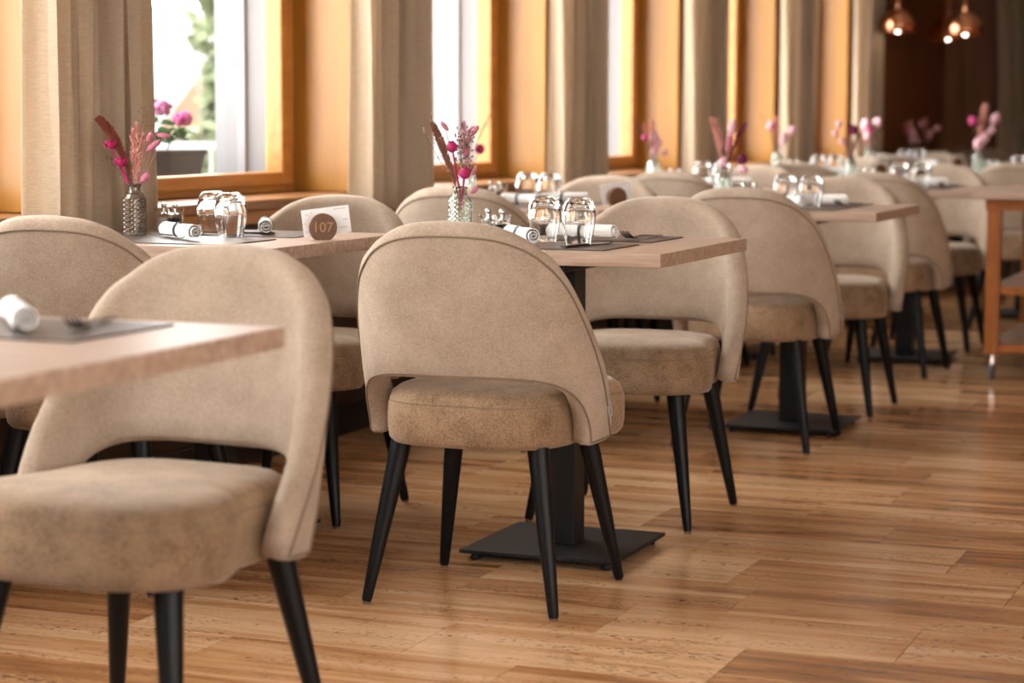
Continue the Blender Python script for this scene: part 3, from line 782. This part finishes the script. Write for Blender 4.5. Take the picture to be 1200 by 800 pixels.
def pod(p, ax, r):
    ax = Vector(ax).normalized(); rot = Vector((0, 0, 1)).rotation_difference(ax).to_matrix()
    b = MB().blob(p, r, r, r*1.05, rot, 16, 8, lambda q, i, j: Vector((q.x*(1+0.06*(i % 2)), q.y*(1+0.06*(i % 2)), q.z)))
    top = Vector(p)+ax*r*0.95
    vs = [top+ax*0.0015]; fs = []
    for i in range(16):
        a = 2*pi*i/16; rr = r*(0.72 if i % 2 == 0 else 0.5); vs.append(top+rot @ Vector((rr*cos(a), rr*sin(a), 0.0025)))
    for i in range(16):
        vs.append(top+rot @ Vector((r*0.25*cos(2*pi*i/16), r*0.25*sin(2*pi*i/16), -0.003)))
    for i in range(16): fs += [(0, 1+i, 1+(i+1) % 16), (1+i, 17+i, 17+(i+1) % 16, 1+(i+1) % 16)]
    return b.add(vs, fs)
def sprig(p0, p1, seed, n=9, spread=0.025, bud=0.0016):
    rnd = random.Random(seed); pts = bez(p0, (Vector(p0)+Vector(p1))/2+Vector((rnd.uniform(-.01, .01), rnd.uniform(-.01, .01), 0)), p1, 7)
    st = MB().tube(pts, 0.0005, 4); bd = MB()
    for i in range(n):
        t = 0.35+0.65*i/n; k = min(int(t*6), 5); c = pts[k].lerp(pts[k+1], t*6-k)
        e = c+Vector((rnd.uniform(-1, 1)*spread, rnd.uniform(-1, 1)*spread, rnd.uniform(0.2, 1)*spread))
        st.tube([c, e], 0.00035, 3); bd.blob(e, bud, bud, bud*1.2, None, 6, 4)
    return st, bd
RIGHT = Vector((cos(YAW), sin(YAW), 0))   # flowers were arranged facing the aisle: spread across the view of the aisle
def fpt(base, r, up, depth=0.0): return Vector(base)+RIGHT*r+Vector((0, 0, up))+Vector((-sin(YAW), cos(YAW), 0))*depth
def stem(parent, a, b, rad=0.0013, material=None, name='stem'):
    return MB().tube(bez(a, (Vector(a)+Vector(b))/2+Vector((0, 0, 0.004)), b, 6), rad, 6).build(name, material or M_TWIG, parent)
def root(base, name, label, cat='dried flower'):
    return thing(name, base, 0, label, cat)
def loc_(o, b): return b - o.location if False else b
def stem_thing(base, name, label, heads, stem_mat, grp):
    # base: world position in the vase neck; heads: list of callables building children in local space
    t = thing(name, base, 0, label, 'dried flower', grp)
    return t
Z0 = (0, 0, 0)
def q(r, up, d=0.0): return fpt(Z0, r, up, d)
def flowers_B1(base):
    g = 'dried flowers in the middle table vase'; S = 'in the middle table vase'
    B = Vector(base)
    t = thing('pampas_stem', B, 0, 'long brown feathery grass plume leaning left '+S, 'dried flower', g)
    pts = bez(q(0.004, -0.06), q(-0.018, 0.05), q(-0.066, 0.152), 12)
    MB().tube(pts, 0.001, 5).build('stem', M_TWIG, t); plume(pts, 0.009, 3, 260).build('plume', M_BROWN, t)
    for (nm, lab, a, b, r) in (('poppy_pod_stem', 'upper magenta poppy seed pod '+S, (0.006, -0.05, 0.003), (-0.020, 0.098, -0.004), 0.0125), ('poppy_pod_stem', 'lower bright magenta poppy seed pod '+S, (0.002, -0.05, -0.004), (0.011, 0.035, -0.014), 0.0135)):
        t = thing(nm, B, 0, lab, 'dried flower', g)
        stem(t, q(*a), q(*b), 0.0022, M_POD); pod(q(*b), q(*b)-q(*a)+Vector((0, 0, 0.05)), r).build('seed_pod', M_POD, t)
    for lab, p, ax, ln, r in (('pink bunny tail grass at upper left '+S, (-0.038, 0.148, 0.004), (-0.5, 0.6), 0.026, 0.0052), ('pink bunny tail grass at upper right '+S, (0.034, 0.137, 0.0), (0.6, 0.7), 0.030, 0.0068),
                              ('pink bunny tail grass in the centre '+S, (0.012, 0.085, 0.006), (-0.2, 1.0), 0.026, 0.0065), ('small pink bunny tail grass low right '+S, (0.034, 0.042, 0.0), (0.4, 1.0), 0.026, 0.0045), ('pink bunny tail at the vase rim '+S, (0.035, -0.005, -0.006), (0.3, 0.3), 0.022, 0.006)):
        t = thing('bunny_tail_stem', B, 0, lab, 'dried flower', g)
        c = q(*p); stem(t, q(0.003, -0.03), c, 0.0006, M_BUNNY); bunny(c, q(ax[0], ax[1]), ln, r).build('tail', M_BUNNY, t)
    for lab, p, sd in (('fine brown gypsophila sprig at left of centre '+S, (0.0, 0.140), 5), ('fine brown gypsophila sprig at right of centre '+S, (0.022, 0.135), 8), ('sparse gypsophila sprig in the centre '+S, (0.012, 0.115), 9)):
        t = thing('gypsophila_sprig', B, 0, lab, 'dried flower', g)
        s_, b_ = sprig(q(0, -0.03), q(p[0], p[1]), sd, 26, 0.020, 0.0024); s_.build('stem', M_TWIG, t); b_.build('bud', M_GYP, t)
    for lab, p, sd in (('thin pale grass stalk far left '+S, (-0.095, 0.145), 15), ('thin dark grass stalk left '+S, (-0.075, 0.185), 18)):
        t = thing('grass_stalk', B, 0, lab, 'dried flower', g)
        s_, b_ = sprig(q(0, -0.03), q(p[0], p[1]), sd, 14, 0.010, 0.0015); s_.build('stem', M_TWIG, t); b_.build('bud', M_PALE, t)
def flowers_A1(base):
    g = 'dried flowers in the smoky vase'; S = 'in the smoky vase'
    B = Vector(base)
    t = thing('amaranth_stem', B, 0, 'long rust amaranth plume bending left '+S, 'dried flower', g)
    pts = bez(q(0.004, -0.06), q(-0.010, 0.09), q(-0.085, 0.162), 14)
    MB().tube(pts, 0.001, 5).build('stem', M_TWIG, t); plume(pts, 0.012, 13, 330).build('plume', M_RUST, t)
    for lab, p, ax, sd in (('salmon feather grass leaning left of centre '+S, (0.000, 0.135), 0, 21), ('salmon feather grass upright '+S, (0.012, 0.150), 0, 22), ('salmon feather grass leaning right '+S, (0.022, 0.125), 0, 23)):
        t = thing('feather_grass_stem', B, 0, lab, 'dried flower', g)
        pts = bez(q(0, -0.05), q(p[0]*0.4, 0.05), q(*p), 10); plume(pts, 0.010, sd, 75).build('plume', M_SALMON, t)
    for lab, b, r in (('upper left crimson dried rose '+S, (-0.056, 0.098, -0.006), 0.015), ('lower crimson dried rose '+S, (-0.031, 0.055, -0.010), 0.016)):
        t = thing('dried_rose_stem', B, 0, lab, 'dried flower', g)
        stem(t, q(0, -0.04), q(*b), 0.0022, M_POD)
        fl_ = MB().blob(q(*b), r*0.55, r*0.55, r*0.7, None, 10, 6)
        for i in range(14):
            a = 2.4*i; rr = r*(0.35+0.045*i); c = q(*b)+Vector((rr*cos(a), rr*sin(a), 0.002+0.004*sin(i)))
            fl_.blob(c, r*0.38, r*0.38, r*0.55, Matrix.Rotation(a, 3, 'Z') @ Matrix.Rotation(0.5, 3, 'Y'), 7, 5, lambda p_, i_, j_: Vector((p_.x*0.35, p_.y, p_.z)))
        fl_.build('bloom', M_POD, t)
    for lab, p, ax, ln, r in (('pink bunny tail pointing up right '+S, (0.048, 0.096), (0.8, 0.6), 0.046, 0.008), ('muted bunny tail at top right '+S, (0.075, 0.122), (1, -0.15), 0.036, 0.007), ('bunny tail beside the grass '+S, (0.040, 0.118), (0.5, 0.9), 0.028, 0.008), ('pale pink bunny tail low at the rim '+S, (0.028, 0.018), (0.5, 0.6), 0.030, 0.0095)):
        t = thing('bunny_tail_stem', B, 0, lab, 'dried flower', g)
        c = q(*p); stem(t, q(0.002, -0.03), c, 0.0006, M_BUNNY); bunny(c, q(ax[0], ax[1]), ln, r).build('tail', M_BUNNY, t)
    for lab, p, sd in (('wispy dark grass sprig at top right '+S, (0.05, 0.215), 31), ('wispy dark grass sprig at top '+S, (0.03, 0.195), 32), ('wispy sprig reaching left '+S, (-0.06, 0.07), 33)):
        t = thing('grass_stalk', B, 0, lab, 'dried flower', g)
        s_, b_ = sprig(q(0, -0.03), q(p[0], p[1]), sd, 18, 0.014, 0.0016); s_.build('stem', M_TWIG, t); b_.build('bud', M_GYP, t)
def bouquet(base, label, style, s=1.0, mir=1):
    t = thing('dried_bouquet', base, 0, label, 'dried flowers', 'blurred dried bouquets')
    def pl(a, up, mt, r, sd, dens=90):
        pts = bez(q(0, -0.05), q(a*0.3*mir, up*0.5), q(a*mir, up), 10); plume(pts, r*1.0, sd, int(dens*0.6)).build('plume', mt, t)
    def tail(a, up, mt, ln, r, ax=(0.2, 1)):
        c = q(a*mir, up); stem(t, q(0.002, -0.03), c, 0.0006, mt); bunny(c, q(ax[0]*mir, ax[1]), ln, r).build('tail', mt, t)
    def ball(a, up, mt, r):
        c = q(a*mir, up, -0.006); stem(t, q(0, -0.04), c, 0.0018, M_TWIG); pod(c, (0, 0, 1), r).build('seed_pod', mt, t)
    if style == 0:      # pink wide
        pl(-0.045, 0.14, M_SALMON, 0.012, 1); pl(-0.01, 0.155, M_SALMON, 0.014, 2); tail(0.0, 0.085, M_PALE, 0.06, 0.018); tail(0.018, 0.06, M_PALE, 0.05, 0.016)
        tail(0.004, 0.025, M_PALE, 0.045, 0.018); tail(0.045, 0.02, M_PALE, 0.03, 0.014, (1, 0.3)); ball(-0.04, 0.085, M_HOT, 0.013); pl(-0.10, 0.16, M_TWIG, 0.004, 3, 40)
    elif style == 1:    # salmon, pale pink and wine
        pl(-0.035, 0.165, M_SALMON, 0.016, 4); pl(-0.02, 0.13, M_SALMON, 0.016, 5); tail(0.028, 0.135, M_PALE, 0.06, 0.013); tail(0.02, 0.085, M_BUNNY, 0.06, 0.012); pl(0.075, 0.15, M_WINE, 0.010, 6)
        ball(0.065, 0.03, M_WINE, 0.017); tail(0.0, 0.02, M_PALE, 0.04, 0.014); tail(0.07, -0.005, M_PALE, 0.03, 0.016, (1, 0.4))
    elif style == 2:    # dark stalk with pale dots
        pl(-0.015, 0.15, M_WINE, 0.012, 7); ball(0.008, 0.12, M_WINE, 0.020); tail(-0.055, 0.145, M_PALE, 0.035, 0.014); tail(-0.07, 0.105, M_PALE, 0.03, 0.015); tail(-0.04, 0.07, M_PALE, 0.03, 0.013); pl(0.03, 0.10, M_RUST, 0.01, 8)
    elif style == 3:    # pale pink pair
        tail(-0.03, 0.13, M_PALE, 0.08, 0.022); tail(-0.012, 0.075, M_PALE, 0.08, 0.022); ball(0.0, 0.10, M_HOT, 0.02); tail(0.05, 0.15, M_PALE, 0.05, 0.028); pl(0.08, 0.13, M_TWIG, 0.012, 9); pl(-0.02, 0.09, M_SALMON, 0.02, 10)
    elif style == 4:    # tall pink spire
        pl(0.03, 0.24, M_SALMON, 0.022, 11, 150); pl(0.012, 0.16, M_SALMON, 0.022, 12, 120); tail(0.0, 0.04, M_PALE, 0.07, 0.026); tail(0.03, 0.07, M_PALE, 0.06, 0.024); tail(0.085, 0.17, M_PALE, 0.07, 0.024, (0.5, 0.8)); tail(0.065, 0.11, M_PALE, 0.06, 0.02, (0.5, 0.8)); ball(-0.035, 0.16, M_HOT, 0.022)
    elif style == 5:    # A2: wine pods and pink grass
        pl(-0.012, 0.15, M_BUNNY, 0.012, 14); pl(0.01, 0.12, M_SALMON, 0.012, 15); tail(-0.02, 0.09, M_PALE, 0.05, 0.012); ball(0.022, 0.125, M_POD, 0.012); ball(0.045, 0.06, M_POD, 0.016); pl(0.085, 0.185, M_TWIG, 0.0025, 16, 40)
    elif style == 6:
        pl(-0.01, 0.17, M_SALMON, 0.02, 17); tail(-0.04, 0.13, M_PALE, 0.05, 0.018); tail(0.03, 0.06, M_PALE, 0.08, 0.016); tail(0.075, 0.105, M_PALE, 0.05, 0.024, (1, 0.3)); ball(-0.035, 0.125, M_HOT, 0.014); pl(-0.09, 0.19, M_TWIG, 0.004, 18, 40)
NECK = TZ+0.127
def vpos(tab, dx, dy): return (tab[0]+dx, tab[1]+dy, NECK)
flowers_B1(vpos(TB[1], -0.255, -0.045))
flowers_A1(vpos(TA[0], -0.200, -0.035))
for tab, nm, st_, tx in [(TA[1], NA[1], 5, 'wine pods and pink grass'), (TA[2], NA[2], 0, 'soft pink grasses'), (TA[3], NA[3], 6, 'pale pink blooms and salmon grass'), (TA[4], NA[4], 3, 'pale pink heads'),
                     (TB[2], NB[2], 1, 'salmon grass and wine stems'), (TB[3], NB[3], 2, 'dark stalk and pale dots'), (TB[4], NB[4], 4, 'tall pink spire')]:
    bouquet(vpos(tab, -0.25, -0.02), 'blurred dried bouquet, %s, on %s' % (tx, nm), st_)
bouquet(vpos(TA[5], -0.28, -0.27), 'dim pink bouquet in the nearer vase on '+NA[5], 0)
bouquet(vpos(TA[5], -0.28, 0.26), 'dim pink bouquet in the farther vase on '+NA[5], 6)

# ------------------------------------------------------------------ trolley at the right edge
t = thing('serving_trolley', (-1.43, 8.80, 0), 0, 'red-brown wooden serving trolley with oak top cut by the right edge', 'trolley')
TWd, TDp = 0.62, 1.02
MB().bbox(-0.045, TWd+0.045, -0.045, TDp+0.045, 0.728, 0.758, 0.003).build('trolley_top', M_OAK, t)
ap = MB().bbox(0, TWd, 0.004, 0.030, 0.682, 0.7275, 0.003).bbox(0, TWd, TDp-0.030, TDp-0.004, 0.682, 0.7275, 0.003)
ap.bbox(0.004, 0.030, 0.0305, TDp-0.0305, 0.682, 0.7275, 0.003).bbox(TWd-0.030, TWd-0.004, 0.0305, TDp-0.0305, 0.682, 0.7275, 0.003).build('apron', M_TROLLEY, t)
for sx in (0, 1):
    for sy in (0, 1):
        x0 = 0.006 if sx == 0 else TWd-0.061; y0 = 0.006 if sy == 0 else TDp-0.061
        MB().bbox(x0, x0+0.055, y0, y0+0.055, 0.10, 0.6815, 0.004).build('leg', M_TROLLEY, t)
        c = MB().lathe([(0.0, 0.062), (0.020, 0.062), (0.020, 0.0995), (0.0, 0.0995)], 16, (x0+0.0275, y0+0.0275, 0)).build('castor', M_CHROME, t)
        wv = MB().lathe([(0, -0.011), (0.030, -0.011), (0.034, -0.007), (0.034, 0.007), (0.030, 0.011), (0, 0.011)], 22)
        wh = wv.build('castor_wheel', M_RUBBER, c, (x0+0.0275, y0+0.0275, 0.034)); wh.rotation_euler = (0, pi/2, 0)
for z in (0.345, 0.112):
    MB().bbox(0.012, TWd-0.012, 0.062, TDp-0.062, z+0.012, z+0.032, 0.003).build('shelf', M_OAK, t)
    MB().bbox(0.062, TWd-0.062, 0.012, 0.036, z, z+0.034, 0.003).build('rail', M_TROLLEY, t)
    MB().bbox(0.012, 0.036, 0.0625, TDp-0.0625, z-0.022, z+0.0115, 0.003).build('rail', M_TROLLEY, t)

# ------------------------------------------------------------------ copper pendants
def pendant(x, y, z, label):
    t = thing('pendant_lamp', (x, y, z), 0, label, 'lamp', 'copper pendant lamps')
    K = 1.4
    MB().lathe([(r_*K, z_*K) for r_, z_ in [(0.082, 0), (0.088, 0.012), (0.086, 0.040), (0.070, 0.075), (0.040, 0.098), (0.016, 0.106), (0.014, 0.103), (0.038, 0.094), (0.067, 0.072), (0.082, 0.040), (0.084, 0.013), (0.079, 0.002), (0.082, 0)]], 32, cap=False).build('lamp_shade', M_COPPER, t)
    MB().blob((0, 0, 0.03), 0.024, 0.024, 0.034, None, 16, 10).build('bulb', M_BULB, t)
    MB().lathe([(0.014, 0.143), (0.016, 0.152), (0.012, 0.190), (0.006, 0.20)], 14).build('socket', M_COPPER, t)
    MB().tube([(0, 0, 0.198), (0, 0, CEIL_Z-z-0.002)], 0.006, 8).build('rod', M_COPPER, t)
    MB().lathe([(0, CEIL_Z-z-0.025), (0.05, CEIL_Z-z-0.022), (0.05, CEIL_Z-z-0.001), (0, CEIL_Z-z-0.001)], 20).build('ceiling_rose', M_COPPER, t)
pendant(-2.86, 14.0, 1.60, 'copper dome pendant just right of the last window curtain')
pendant(-2.43, 14.0, 1.575, 'brightest copper dome pendant before the back wall')
pendant(-2.70, 14.9, 1.58, 'darker copper dome pendant partly behind the brightest one')

# ------------------------------------------------------------------ outside the windows
M_PAVE = mat('pale_terrace_paving', (0.45, 0.44, 0.43), 0.9)
M_ROOF = mat('pale_roof_sheet', (0.20, 0.20, 0.205), 0.7)
M_LARCHX = wood('outdoor_larch', (0.16, 0.10, 0.06), (0.12, 0.07, 0.04), 0.8, (3, 3, 30))
M_LEAF = mat('spruce_foliage', (0.10, 0.125, 0.06), 0.8)
M_LEAF2 = mat('geranium_leaf', (0.06, 0.12, 0.04), 0.7)
M_PETAL = mat('geranium_pink', (0.30, 0.035, 0.13), 0.8)
M_PETAL2 = mat('geranium_light_pink', (0.34, 0.12, 0.22), 0.8)
M_PLANTER = mat('grey_planter', (0.05, 0.05, 0.052), 0.7)
M_WINX = mat('outdoor_window_glass', (0.45, 0.5, 0.52), 0.1)
M_BARK = mat('bark', (0.12, 0.08, 0.05), 0.9)
M_RAIL = mat('grey_railing', (0.22, 0.22, 0.22), 0.6)
g_ = MB().box(-60, X_OUT-0.06, -40, 90, -0.5, -0.15).build('ground', M_PAVE, smooth=False); struct(g_)
g_ = MB().box(X_OUT-0.05, 60, -40, Y_NEAR-0.25, -0.5, -0.15).box(X_RIGHT+0.25, 60, Y_NEAR-0.2, 90, -0.5, -0.15).build('terrace', M_PAVE, smooth=False); struct(g_)

# chalet seen through the first window
t = thing('chalet', (0, 0, 0), 0, 'pale roofed chalet with larch gable seen through the first window', 'house')
hx, hy = -15.0, 22.5
def ray_pt(px, py, depth):
    d = F+Rr*((px-600)/2549)+Uu*((400-py)/2549); return Vector((0, 0, CAM_H))+d*depth
# ridge runs across the view; the near verge drops to the left
A = ray_pt(268, 30, 24.0); Bq = ray_pt(165, 165, 24.0); slope_len = (A-Bq)
right = Vector((cos(YAW+0.12), sin(YAW+0.12), 0)); back = Vector((-sin(YAW+0.12), cos(YAW+0.12), 0))
zr, ze = A.z, 0.55
xr = 0.0; run = (A-Bq).dot(right)
gbl = [A+Vector((0, 0, 0)), Vector((A.x, A.y, 0))-right*run*1.0+Vector((0, 0, Bq.z))]
def slab(p0, p1, p2, p3, th):
    up = Vector((0, 0, th)); vs = [p0, p1, p2, p3, p0-up, p1-up, p2-up, p3-up]
    return MB().add(vs, [(0, 1, 2, 3), (7, 6, 5, 4), (0, 4, 5, 1), (1, 5, 6, 2), (2, 6, 7, 3), (3, 7, 4, 0)])
# roof plane rising to the left and backwards, its right-hand verge is the diagonal in the window
e0 = Bq+back*-1.0; e1 = A+back*-1.0
slab(e0, e1, e1-right*6.5+Vector((0, 0, 1.4)), e0-right*6.5+Vector((0, 0, 1.4)), 0.16).build('roof', M_ROOF, t, smooth=False)
w0 = Bq-right*0.1; 
MB().add([Bq+back*0.2-Vector((0, 0, 0.2)), A+back*0.2-right*0.35-Vector((0, 0, 0.35)), Vector((A.x, A.y, -0.15))+back*0.2-right*0.35, Vector((Bq.x, Bq.y, -0.15))+back*0.2,
          Bq+back*3-Vector((0, 0, 0.2)), A+back*3-right*0.35-Vector((0, 0, 0.35)), Vector((A.x, A.y, -0.15))+back*3-right*0.35, Vector((Bq.x, Bq.y, -0.15))+back*3],
         [(0, 1, 2, 3), (4, 7, 6, 5), (0, 4, 5, 1), (1, 5, 6, 2), (2, 6, 7, 3), (3, 7, 4, 0)]).build('gable_wall', M_LARCHX, t, smooth=False)
c = ray_pt(203, 20, 25.0)
ch = MB().box(c.x-0.14, c.x+0.14, c.y-0.14, c.y+0.14, c.z-0.7, c.z+0.35).box(c.x-0.18, c.x+0.18, c.y-0.18, c.y+0.18, c.z+0.351, c.z+0.42).build('chimney', M_PLASTER, t, smooth=False)
# white house seen through the second window
o_ = ray_pt(525, 150, 26.0)
t = thing('white_house', (o_.x, o_.y, -0.15), YAW, 'white rendered house with one window seen through the second window', 'house')
MB().box(-1.6, 1.3, 0, 5, 0, 4.4).build('house_wall', M_PLASTER, t, smooth=False)
wz = ray_pt(523, 32, 26.0).z+0.15
f_ = MB().box(-0.13, 0.10, -0.04, -0.001, wz-0.22, wz+0.22).build('house_window', M_LARCHX, t, smooth=False)
MB().box(-0.10, 0.07, -0.055, -0.041, wz-0.19, wz+0.19).build('house_pane', M_WINX, f_, smooth=False)
slab(Vector((-1.9, -0.5, 4.5)), Vector((1.6, -0.5, 4.5)), Vector((1.6, 2.5, 6)), Vector((-1.9, 2.5, 6)), 0.15).build('house_roof', M_ROOF, t, smooth=False)
def tree(px, dist, h, rad, seed, label, z0=0.6, nleaf=1500):
    rnd = random.Random(seed); p = ray_pt(px, 140, dist)
    t = thing('garden_tree', (p.x, p.y, -0.15), 0, label, 'tree', 'trees outside the windows')
    MB().tube([(0, 0, 0), (0.03, 0, h*0.5), (0, 0.02, h*0.92)], [0.12, 0.08, 0.02], 8).build('trunk', M_BARK, t)
    b = MB()
    for i in range(nleaf):
        z = rnd.uniform(z0, h); k = (z-z0)/(h-z0); rr = rad*(1.0-0.65*k)*(0.75+0.25*sin(k*20))*sqrt(rnd.random()); a = rnd.uniform(0, 2*pi)
        c = Vector((rr*cos(a), rr*sin(a), z)); s_ = rnd.uniform(0.07, 0.16)
        u = Vector((rnd.uniform(-1, 1), rnd.uniform(-1, 1), rnd.uniform(-.6, .6))).normalized(); v_ = u.cross(Vector((rnd.uniform(-1, 1), rnd.uniform(-1, 1), 1))).normalized()
        b.add([c-u*s_, c+v_*s_*0.5, c+u*s_, c-v_*s_*0.5], [(0, 1, 2, 3)])
    o = b.build('foliage', M_LEAF, t, smooth=False); o['kind'] = 'stuff'
tree(272, 20.0, 4.2, 0.55, 1, 'green garden tree right of the chalet through the first window')
tree(240, 30.0, 2.2, 0.5, 2, 'low green bush below the chalet eave through the first window', 0.3, 900)
tree(512, 24.0, 1.55, 0.35, 3, 'green shrub through the second window beside the curtain', 0.3, 700)
# terrace railing outside
p = ray_pt(250, 185, 12.0)
t = thing('terrace_railing', (p.x, p.y, -0.15), YAW+0.1, 'pale grey terrace railing low in the first window', 'railing')
MB().box(-1.2, 1.6, -0.02, 0.02, 1.02, 1.06).build('top_rail', M_RAIL, t, smooth=False)
for i in range(20): MB().box(-1.18+i*0.145, -1.165+i*0.145, -0.008, 0.008, 0.0, 1.0199).build('baluster', M_RAIL, t, smooth=False)
# geranium in a planter on the outer sill
gx, gy = -3.66, 6.10
t = thing('planter_box', (gx, gy, 0.8315), 0, 'grey planter box with geraniums outside the first window', 'planter')
MB().add([(-.07, -.20, 0), (.07, -.20, 0), (.07, .20, 0), (-.07, .20, 0), (-.085, -.22, .10), (.085, -.22, .10), (.085, .22, .10), (-.085, .22, .10)],
         [(3, 2, 1, 0), (0, 1, 5, 4), (1, 2, 6, 5), (2, 3, 7, 6), (3, 0, 4, 7), (4, 5, 6, 7)]).build('box', M_PLANTER, t, smooth=False)
MB().bbox(-.09, .09, -.225, .225, .092, .108, .003).build('rim', M_PLANTER, t)
def geranium(y, hz, material, label, rad=0.045, lean=0.0):
    rnd = random.Random(int(y*1000)); g = thing('geranium', (gx, y, 0.9405), 0, label, 'flower', 'geraniums in the planter')
    stem(g, (0, 0, 0), (0.02, lean, hz), 0.003, M_LEAF2)
    b = MB()
    for i in range(60):
        u = Vector((rnd.gauss(0, 1), rnd.gauss(0, 1), rnd.gauss(0, 0.8))).normalized(); c = Vector((0.02, lean, hz))+Vector((u.x*rad, u.y*rad, u.z*rad*0.7))*rnd.uniform(0.6, 1)
        b.blob(c, 0.011, 0.011, 0.004, Vector((0, 0, 1)).rotation_difference(u).to_matrix(), 6, 4)
    b.build('bloom', material, g)
    lf = MB()
    for i in range(16):
        a = rnd.uniform(0, 2*pi); r_ = rnd.uniform(0.01, 0.07); z = rnd.uniform(0.02, hz*0.7); c = Vector((r_*cos(a), r_*sin(a)+lean*z/hz, z))
        lf.blob(c, 0.024, 0.024, 0.003, Matrix.Rotation(rnd.uniform(-.7, .7), 3, 'X') @ Matrix.Rotation(rnd.uniform(-.7, .7), 3, 'Y'), 8, 4)
    lf.build('leaf_cluster', M_LEAF2, g)
geranium(6.09, 0.135, M_PETAL2, 'light pink geranium head nearest the curtain', 0.042, 0.05)
geranium(6.22, 0.10, M_PETAL, 'deep pink geranium head farther from the curtain', 0.034, 0.07)
